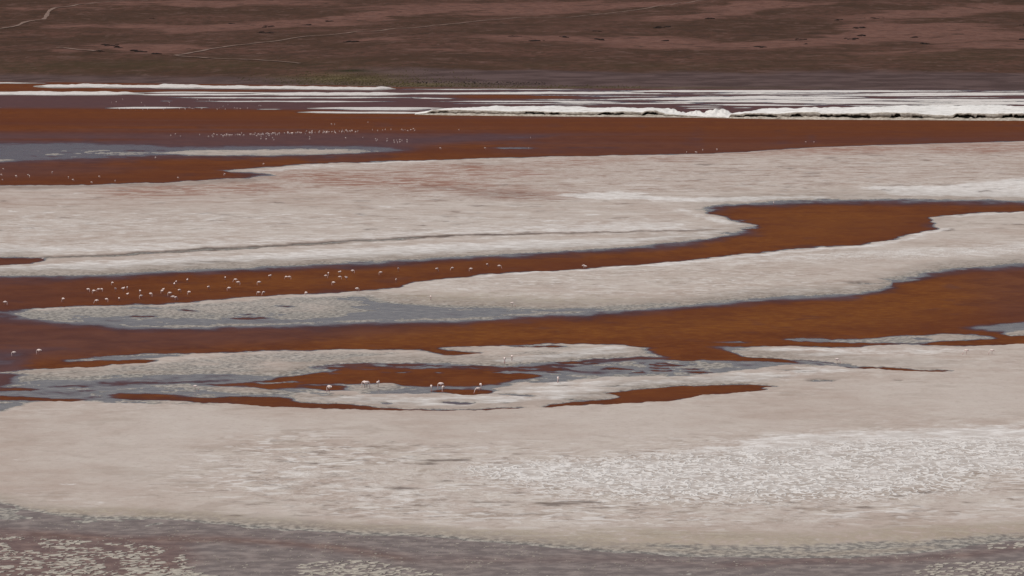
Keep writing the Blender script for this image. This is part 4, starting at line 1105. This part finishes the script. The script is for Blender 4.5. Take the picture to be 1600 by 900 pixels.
# ------------------------------------------------------------------ salt floes on the near brine
floe_mat = simple_mat('floating_salt', (0.37, 0.335, 0.285), 0.8, 0.3, 1.2, 0.2, 0.6, 0.05)
def floe_mesh(i):
    r = random.Random(100 + i)
    n = 10
    top, bot, V, Fc = [], [], [], []
    rad = [r.uniform(0.40, 1.25) for _ in range(n)]
    for k in range(n):
        a = 2 * math.pi * k / n
        V.append((math.cos(a) * rad[k], math.sin(a) * rad[k], -0.03))
    for k in range(n):
        a = 2 * math.pi * k / n
        V.append((math.cos(a) * rad[k] * 0.9, math.sin(a) * rad[k] * 0.9, 0.035 + r.uniform(0, 0.03)))
    V.append((0, 0, 0.06))
    for k in range(n):
        j = (k + 1) % n
        Fc.append((k, j, n + j, n + k)); Fc.append((n + k, n + j, 2 * n))
    me = bpy.data.meshes.new('salt_floe')
    me.from_pydata(V, [], Fc)
    me.materials.append(floe_mat)
    return me
FM = [floe_mesh(i) for i in range(10)]

def scatter(n, poly_fn, spacing):
    out = []
    cell = {}
    for _ in range(n):
        p = poly_fn()
        if p is None: continue
        x, y = (float(a) for a in on_plane(p[0], p[1]))
        ky = y / 2.7
        key = (int(x // spacing), int(ky // spacing))
        ok = True
        for a in (-1, 0, 1):
            for b in (-1, 0, 1):
                for (qx, qy) in cell.get((key[0] + a, key[1] + b), ()):
                    if (qx - x) ** 2 + (qy - ky) ** 2 < spacing ** 2:
                        ok = False
        if ok:
            cell.setdefault(key, []).append((x, ky))
            out.append((x, y, p[0], p[1]))
    return out

def reg_left():
    u, v = random.uniform(-30, 300), random.uniform(836, 905)
    top = np.interp(u, [-30, 0, 60, 150, 240, 285, 300], [836, 839, 842, 848, 854, 866, 905])
    if v < top + random.uniform(-1, 2): return None
    if v > 888 and u < 200 and random.random() < 0.75: return None
    if vnoise(u / 30, v / 6, 4) < 0.33: return None
    return u, v
def reg_mid():
    u, v = random.uniform(470, 690), random.uniform(868, 905)
    top = np.interp(u, [470, 500, 540, 580, 640, 690], [884, 878, 875, 878, 887, 899])
    return (u, v) if v > top and random.random() < (1.0 if u < 640 else 0.5) else None
def reg_right():
    u, v = random.uniform(1430, 1640), random.uniform(848, 905)
    if v < 878 and not (u > 1545 and v < 857): return None
    if v >= 878 and v < np.interp(u, [1430, 1470, 1500, 1640], [892, 881, 879, 877]): return None
    return u, v
def reg_left2():
    u, v = random.uniform(200, 330), random.uniform(880, 905)
    return (u, v) if v > np.interp(u, [200, 330], [882, 898]) else None
floes = scatter(12000, reg_left, 0.64) + scatter(3500, reg_mid, 0.62) + scatter(1800, reg_right, 0.7) + scatter(900, reg_left2, 0.64)
random.shuffle(floes)
vis = [f for f in floes if -10 < f[2] < 1610 and f[3] < 899]
rest = [f for f in floes if not (-10 < f[2] < 1610 and f[3] < 899)]
rest += vis[300:]
def floe_tf():
    s = 0.17 + 0.26 * random.random() ** 1.3
    return (s * random.uniform(0.9, 2.0), s * random.uniform(2.0, 3.6), random.uniform(0.5, 1.0)), random.uniform(-0.42, -0.12)
for (x, y, u, v) in vis[:300]:
    o = link_obj('salt_floe', random.choice(FM), water)
    sc, rz = floe_tf()
    o.location = (x, y, 0.005); o.scale = sc; o.rotation_euler = (0, 0, rz)

def joined(name, items, mat, parent):
    V, Fc = [], []
    for (x, y, sc, rz) in items:
        me = random.choice(FM)
        b = len(V)
        c, s = math.cos(rz), math.sin(rz)
        for v in me.vertices:
            px, py = v.co.x * sc[0], v.co.y * sc[1]
            V.append((x + px * c - py * s, y + px * s + py * c, v.co.z * sc[2] + 0.004))
        for p in me.polygons:
            Fc.append(tuple(b + i for i in p.vertices))
    me = bpy.data.meshes.new(name)
    me.from_pydata(V, [], Fc)
    o = link_obj(name, me, parent, mat)
    o['kind'] = 'stuff'
    return o
items = []
for (x, y, u, v) in rest:
    sc, rz = floe_tf()
    items.append((x, y, sc, rz))
for i in range(3600):     # fine crumbs of salt all over the brine
    u = random.uniform(-60, 1660); v = random.uniform(800, 905)
    edge = np.interp(u, [p[0] for p in NB], [p[1] for p in NB])
    if v < edge + 7 or vnoise(u / 60, v / 9, 8) < 0.42: continue
    x, y = (float(a) for a in on_plane(u, v))
    s = random.uniform(0.03, 0.10)
    items.append((x, y, (s * random.uniform(1, 1.8), s * random.uniform(0.8, 1.8), 0.5), random.uniform(-0.4, 0.4)))
joined('salt_crumbs', items, floe_mat, water)

# ------------------------------------------------------------------ flamingos
feather = simple_mat('flamingo_feather', (0.87, 0.73, 0.68), 0.85, 0.08, 6.0, 0.1, 0.2, 0.02)
pinkf = simple_mat('flamingo_pink', (0.66, 0.34, 0.33), 0.85, 0.15, 8.0, 0.1, 0.2, 0.02)
blackf = simple_mat('flamingo_black', (0.02, 0.018, 0.018), 0.7, 0.2, 8.0)
legm = simple_mat('flamingo_leg', (0.34, 0.20, 0.18), 0.7, 0.2, 20.0)

def skin(name, verts, edges, radii, mat, levels=2, root=0):
    me = bpy.data.meshes.new(name + '_src')
    me.from_pydata(verts, edges, [])
    ob = bpy.data.objects.new(name + '_src', me)
    C.objects.link(ob)
    md = ob.modifiers.new('s', 'SKIN')
    md.use_smooth_shade = True
    for i, r in enumerate(radii):
        rr = r if isinstance(r, tuple) else (r, r)
        me.skin_vertices[0].data[i].radius = rr
        me.skin_vertices[0].data[i].use_root = (i == root)
    sb = ob.modifiers.new('b', 'SUBSURF'); sb.levels = levels; sb.render_levels = levels
    dg = bpy.context.evaluated_depsgraph_get()
    out = bpy.data.meshes.new_from_object(ob.evaluated_get(dg))
    out.name = name
    bpy.data.objects.remove(ob); bpy.data.meshes.remove(me)
    out.materials.clear(); out.materials.append(mat)
    return out

def wing_mesh(side):
    bm = bmesh.new()
    bmesh.ops.create_uvsphere(bm, u_segments=12, v_segments=8, radius=1)
    for v in bm.verts:
        x, y, z = v.co
        v.co = Vector((x * 0.25 - 0.06, side * (0.115 + 0.035 * y * side), 0.735 + z * 0.095 * (1 - 0.35 * x) - 0.03 * x))
    me = bpy.data.meshes.new('wing'); bm.to_mesh(me); bm.free()
    me.materials.append(feather)
    me.polygons.foreach_set('use_smooth', [True] * len(me.polygons))
    return me

def cone_mesh(name, pts, radii, mat, n=8):
    V, Fc = [], []
    P = [Vector(p) for p in pts]
    for i, p in enumerate(P):
        d = (P[min(i + 1, len(P) - 1)] - P[max(i - 1, 0)]).normalized()
        a = d.orthogonal().normalized(); b = d.cross(a)
        for k in range(n):
            t = 2 * math.pi * k / n
            V.append(p + (a * math.cos(t) + b * math.sin(t)) * radii[i])
    for i in range(len(P) - 1):
        for k in range(n):
            j = (k + 1) % n
            Fc.append((i * n + k, i * n + j, (i + 1) * n + j, (i + 1) * n + k))
    Fc.append(tuple(range(n))[::-1]); Fc.append(tuple((len(P) - 1) * n + k for k in range(n)))
    me = bpy.data.meshes.new(name); me.from_pydata([tuple(v) for v in V], [], Fc); me.materials.append(mat)
    return me

NECK = {
    'feeding': [(.27, 0, .76), (.35, 0, .66), (.37, 0, .50), (.35, 0, .34), (.36, 0, .20), (.37, 0, .115)],
    'low': [(.28, 0, .74), (.38, 0, .64), (.46, 0, .48), (.52, 0, .30), (.56, 0, .17), (.575, 0, .11)],
    'upright': [(.27, 0, .80), (.31, 0, .90), (.27, 0, 1.02), (.24, 0, 1.14), (.28, 0, 1.24), (.34, 0, 1.245)],
    'resting': [(.25, 0, .80), (.30, 0, .90), (.24, 0, .97), (.14, 0, .94), (.06, 0, .89), (.0, 0, .865)],
}
BILL = {
    'feeding': [(.37, 0, .115), (.375, 0, .07), (.35, 0, .03), (.315, 0, .02)],
    'low': [(.575, 0, .11), (.585, 0, .07), (.565, 0, .03), (.53, 0, .02)],
    'upright': [(.34, 0, 1.245), (.39, 0, 1.235), (.43, 0, 1.20), (.445, 0, 1.16)],
    'resting': [(.0, 0, .865), (-.04, 0, .86), (-.075, 0, .845), (-.09, 0, .83)],
}
def flamingo_parts(pose):
    nk = NECK[pose]
    verts = [(0, 0, .74), (.15, 0, .765), (-.16, 0, .735), (-.30, 0, .70), (-.40, 0, .665)] + nk
    edges = [(0, 1), (0, 2), (2, 3), (3, 4), (1, 5)] + [(5 + i, 6 + i) for i in range(len(nk) - 1)]
    radii = [(.175, .185), (.145, .15), (.145, .155), (.08, .09), (.03, .035), .07, .048, .042, .040, .042, .050]
    # thighs and legs grow from the body
    b = len(verts)
    for s in (-1, 1):
        verts += [(-.01, s * .07, .58), (.0, s * .065, .47), (-.015, s * .06, .30), (.01, s * .06, .03), (.06, s * .065, .012)]
        edges += [(0, b), (b, b + 1), (b + 1, b + 2), (b + 2, b + 3), (b + 3, b + 4)]
        radii += [.055, .020, .021, .014, .014]
        b = len(verts)
    body = skin('flamingo_body', verts, edges, radii, feather, 2)
    # legs get their own skin tone by height
    body.materials.append(legm)
    body.materials.append(pinkf)
    for p in body.polygons:
        c = p.center
        if c.z < 0.50 and c.x < 0.12:
            p.material_index = 1
        elif c.x > 0.33 and pose != 'upright' and c.z < 0.3:
            p.material_index = 2
    parts = [('beak', cone_mesh('beak', BILL[pose], [.032, .028, .02, .008], blackf)),
             ('wing', wing_mesh(1)), ('wing', wing_mesh(-1)),
             ('tail_feathers', cone_mesh('tail_feathers', [(-.24, 0, .695), (-.36, 0, .655), (-.45, 0, .62)], [.055, .035, .012], blackf))]
    return body, parts
PROTO = {p: flamingo_parts(p) for p in NECK}
def far_mesh(pose):
    nk = NECK[pose]
    me = skin('flamingo_body', [(0, 0, .74), (.16, 0, .76), (-.22, 0, .72), (-.38, 0, .67)] + nk[::2] + [(.0, .06, .45), (.0, .06, .0), (.0, -.06, .45), (.0, -.06, .0)],
              [(0, 1), (0, 2), (2, 3), (1, 4), (4, 5), (5, 6), (0, 7), (7, 8), (0, 9), (9, 10)], [.17, .14, .12, .03, .06, .045, .045, .03, .018, .03, .018], feather, 1)
    return me
FARP = {p: far_mesh(p) for p in ('feeding', 'upright')}

def flamingo(u, v_body, pose, heading, label, group, scale=1.0, far=False, feet=None):
    """v_body is the sight row of the body's middle; the feet are put on the lagoon floor under it"""
    vf = (v_body - 0.70 * scale * HORIZON / CAMH) / (1 - 0.70 * scale / CAMH) if feet is None else feet
    z = max(ground_z(u, vf), -0.14)
    x, y = (float(a) for a in on_plane(u, vf, z))
    if far:
        o = link_obj('flamingo', FARP[pose])
    else:
        body, parts = PROTO[pose]
        o = link_obj('flamingo', body)
        for nm, me in parts:
            link_obj(nm, me, o)
    o.location = (x, y, z)
    o.rotation_euler = (0, 0, heading)
    o.scale = (scale,) * 3
    tag(o, label, 'flamingo', group)
    return o

R = math.radians
LEFT, RIGHT, AWAY, TOWARD = R(180), R(0), R(90), R(-90)
# -- the nearest birds, around the middle pools
near = [
    (514.5, 604.5, 'feeding', R(140), 'stooping white flamingo at the small red puddle, leftmost near the central pool', 1.1),
    (569.8, 597.3, 'feeding', R(160), 'left flamingo of the overlapping pair feeding on the grey shoal', 1.05),
    (573.4, 597.8, 'feeding', R(20), 'right flamingo of the overlapping pair feeding on the grey shoal', 1.05),
    (591, 597.6, 'resting', R(60), 'round flamingo beside the small pale salt lump at the pool edge', 0.95),
    (674, 603.6, 'feeding', TOWARD, 'upright flamingo left of the oval red puddle, standing on grey mud', 1.0),
    (689, 600, 'feeding', LEFT, 'flamingo bending left behind another at the oval red puddle', 1.1),
    (692.5, 605, 'feeding', R(-110), 'flamingo with feet in the oval red puddle, left end', 1.0),
    (751, 601, 'feeding', R(-80), 'flamingo standing behind the leaning one at the oval red puddle', 1.0),
    (747, 607.4, 'low', R(205), 'flamingo leaning left with stretched neck in the oval red puddle', 1.0),
    (872, 590.6, 'feeding', R(-100), 'lone white flamingo on the grey strip right of the central pool', 0.95),
    (788.5, 560.3, 'feeding', TOWARD, 'flamingo with long mirrored legs at the bright salt patch', 1.0),
    (799.8, 556.8, 'feeding', AWAY, 'flamingo just behind the long-legged one at the bright salt patch', 0.9),
    (305, 603.6, 'low', RIGHT, 'greyish flamingo feeding on the speckled shoal at left', 0.8),
    (1308, 561.5, 'low', RIGHT, 'small flamingo stooping right beside the thin red tongue', 0.85),
    (1510, 547.5, 'low', LEFT, 'left of two side-on flamingos on the pale right flat', 0.9),
    (1550, 547.5, 'low', LEFT, 'right of two side-on flamingos on the pale right flat', 0.85),
    (22, 551, 'feeding', R(200), 'flamingo at the far left edge on smooth purple water', 0.95),
    (61, 547.5, 'feeding', R(160), 'white flamingo with dark tail and reflection on purple water at left', 1.05),
    (673, 463.5, 'feeding', AWAY, 'single pale flamingo on the wet sand between the two channels', 0.9),
    (800.5, 473.6, 'low', R(8), 'flamingo stretched low over the blue shallows between the channels', 0.9),
    (67, 404, 'resting', R(40), 'tiny flamingo at the tip of the narrow left creek', 0.7),
    (912, 415, 'feeding', R(20), 'left flamingo of the pair at the near bank of the middle channel', 0.95),
    (914.8, 416, 'feeding', R(190), 'right flamingo of the pair at the near bank of the middle channel', 0.85),
    (1209, 316.4, 'feeding', TOWARD, 'lone flamingo at the far shore of the wide right pool', 0.9),
]
for (u, v, pose, hd, lab, s) in near:
    flamingo(u, v, pose, hd, lab, None, s)
# -- the loose flock in the middle channel
mid = [(8, 472), (98.5, 467), (137.8, 452), (146.5, 454.5), (154, 452), (159, 451.7), (175.5, 441.7), (180.5, 451.5), (192.7, 450.7), (199, 449), (199.5, 459.5), (166.5, 467.5), (151, 469.6), (186, 466.2), (218.8, 454.5), (220.5, 462.3),
       (235.5, 459), (253, 454.5), (255.5, 452.2), (265.5, 457.8), (270.3, 463.8), (275, 464.8), (272.5, 443.5), (275.5, 440), (280.5, 453.3), (293, 437.2), (295.3, 456.3), (326, 448.3), (352, 433.6), (368, 436.8), (372, 441), (358, 450), (405, 441),
       (422, 431), (447, 432.6), (452, 432.6), (404, 456.8), (412, 456.6), (478, 457.2), (509, 430.8), (513, 426.8), (521, 441.4), (531, 425), (531, 432.6), (541, 433.8), (551, 423), (558, 450.8), (595, 425.6), (622.5, 420), (619, 437), (683, 420), (707, 418.6), (736, 420), (761.6, 413), (780, 415.4)]
poses_txt = {'feeding': 'head-down', 'low': 'neck-stretched', 'resting': 'hunched'}
mid.sort()
for q, (u, v) in enumerate(mid):
    pose = random.choice(['feeding'] * 5 + ['low', 'resting'])
    hd = random.choice([LEFT, RIGHT, AWAY, TOWARD, R(45), R(-45), R(135), R(-135)]) + random.uniform(-.3, .3)
    flamingo(u, v, pose, hd, '%s flamingo wading in the middle rust-red channel, %s from the left' % (poses_txt[pose], NTH[q]), 'flamingos wading in the middle channel', random.uniform(0.85, 1.05))
# -- scattered birds of the upper lagoon
up = [(5, 263.5), (2, 272.5), (25, 274.6), (44, 273), (46, 274.5), (82, 268.6), (107, 276.6), (114, 280.5), (143, 284.4), (155, 275.4), (180, 282), (278, 277.2), (351, 271.8), (412, 255.6), (243, 245.8), (4, 280.5)]
up.sort()
for q, (u, v) in enumerate(up):
    flamingo(u, v, 'feeding', random.uniform(0, 6.28), 'small flamingo in the red bay at upper left, %s from the left' % NTH[q], 'flamingos scattered in the upper left bay', random.uniform(0.8, 1.05), True)
upr = [(575, 190.6), (688, 231.2), (758, 231.2), (717, 202.4), (829, 214.6), (826, 231.2), (1073, 237), (1087, 237.4), (1089, 237.6), (1098, 233.8), (1120, 233), (1259, 221.4), (1272, 221.4)]
upr.sort()
for q, (u, v) in enumerate(upr):
    flamingo(u, v, 'feeding', random.uniform(0, 6.28), 'tiny flamingo alone on the open upper lagoon, %s from the left' % NTH[q], 'flamingos scattered on the open upper lagoon', random.uniform(0.85, 1.1), True)
# -- the dense far flock and its stragglers: nothing tells these apart
for i in range(118):
    u = 322 + 240 * (random.random() ** 0.85)
    v = np.interp(u, [322, 400, 460, 560], [211.2, 210.2, 207.4, 205]) + random.gauss(0, 1.15)
    flamingo(u, v, random.choice(['feeding', 'feeding', 'upright']), random.uniform(0, 6.28), 'tiny far flamingo within the dense flock on the purple lagoon', 'dense far flock of flamingos', random.uniform(0.9, 1.15), True)
strag = [(267, 211.3), (274, 209), (282, 212.7), (312, 210), (408, 213), (408, 216.5), (416, 213), (416, 217), (426, 215), (428, 218), (484, 213.6), (484, 217), (540, 215), (567, 214.6), (587, 217), (588, 220), (590, 218), (605, 217), (605, 220), (615.5, 219), (616, 222), (620, 219), (621, 222), (625, 218), (625, 221.5), (628, 219), (636, 218.5), (636, 221.5), (518, 193.6), (523, 193.7)]
for (u, v) in strag:
    flamingo(u, v, 'feeding', random.uniform(0, 6.28), 'tiny far flamingo standing just outside the dense far flock', 'stragglers of the far flock', random.uniform(0.85, 1.1), True)
for (u, v) in [(582, 202.4), (590, 203.6), (598, 202.8), (602, 202), (611, 201.8), (628, 202), (630, 203.4), (633, 202.4), (637, 203.8), (642, 202.6), (646, 201), (648, 203.5)]:
    flamingo(u, v, 'feeding', random.uniform(0, 6.28), 'tiny far flamingo in the loose row right of the dense flock', 'loose row right of the far flock', random.uniform(0.85, 1.1), True)
for i in range(50):
    u = random.choice([random.uniform(320, 372), random.uniform(173, 260), random.uniform(255, 330), random.uniform(370, 475)])
    v = 169.5 + random.uniform(-1.2, 1.2) if random.random() < 0.6 else random.uniform(155, 167)
    flamingo(u, v, 'upright', random.uniform(0, 6.28), 'faint speck of a flamingo near the far salt bars', 'farthest flamingos by the salt bars', random.uniform(1.0, 1.2), True)

# ------------------------------------------------------------------ render
scene.render.engine = 'CYCLES'
scene.render.resolution_x = 1024
scene.render.resolution_y = 576
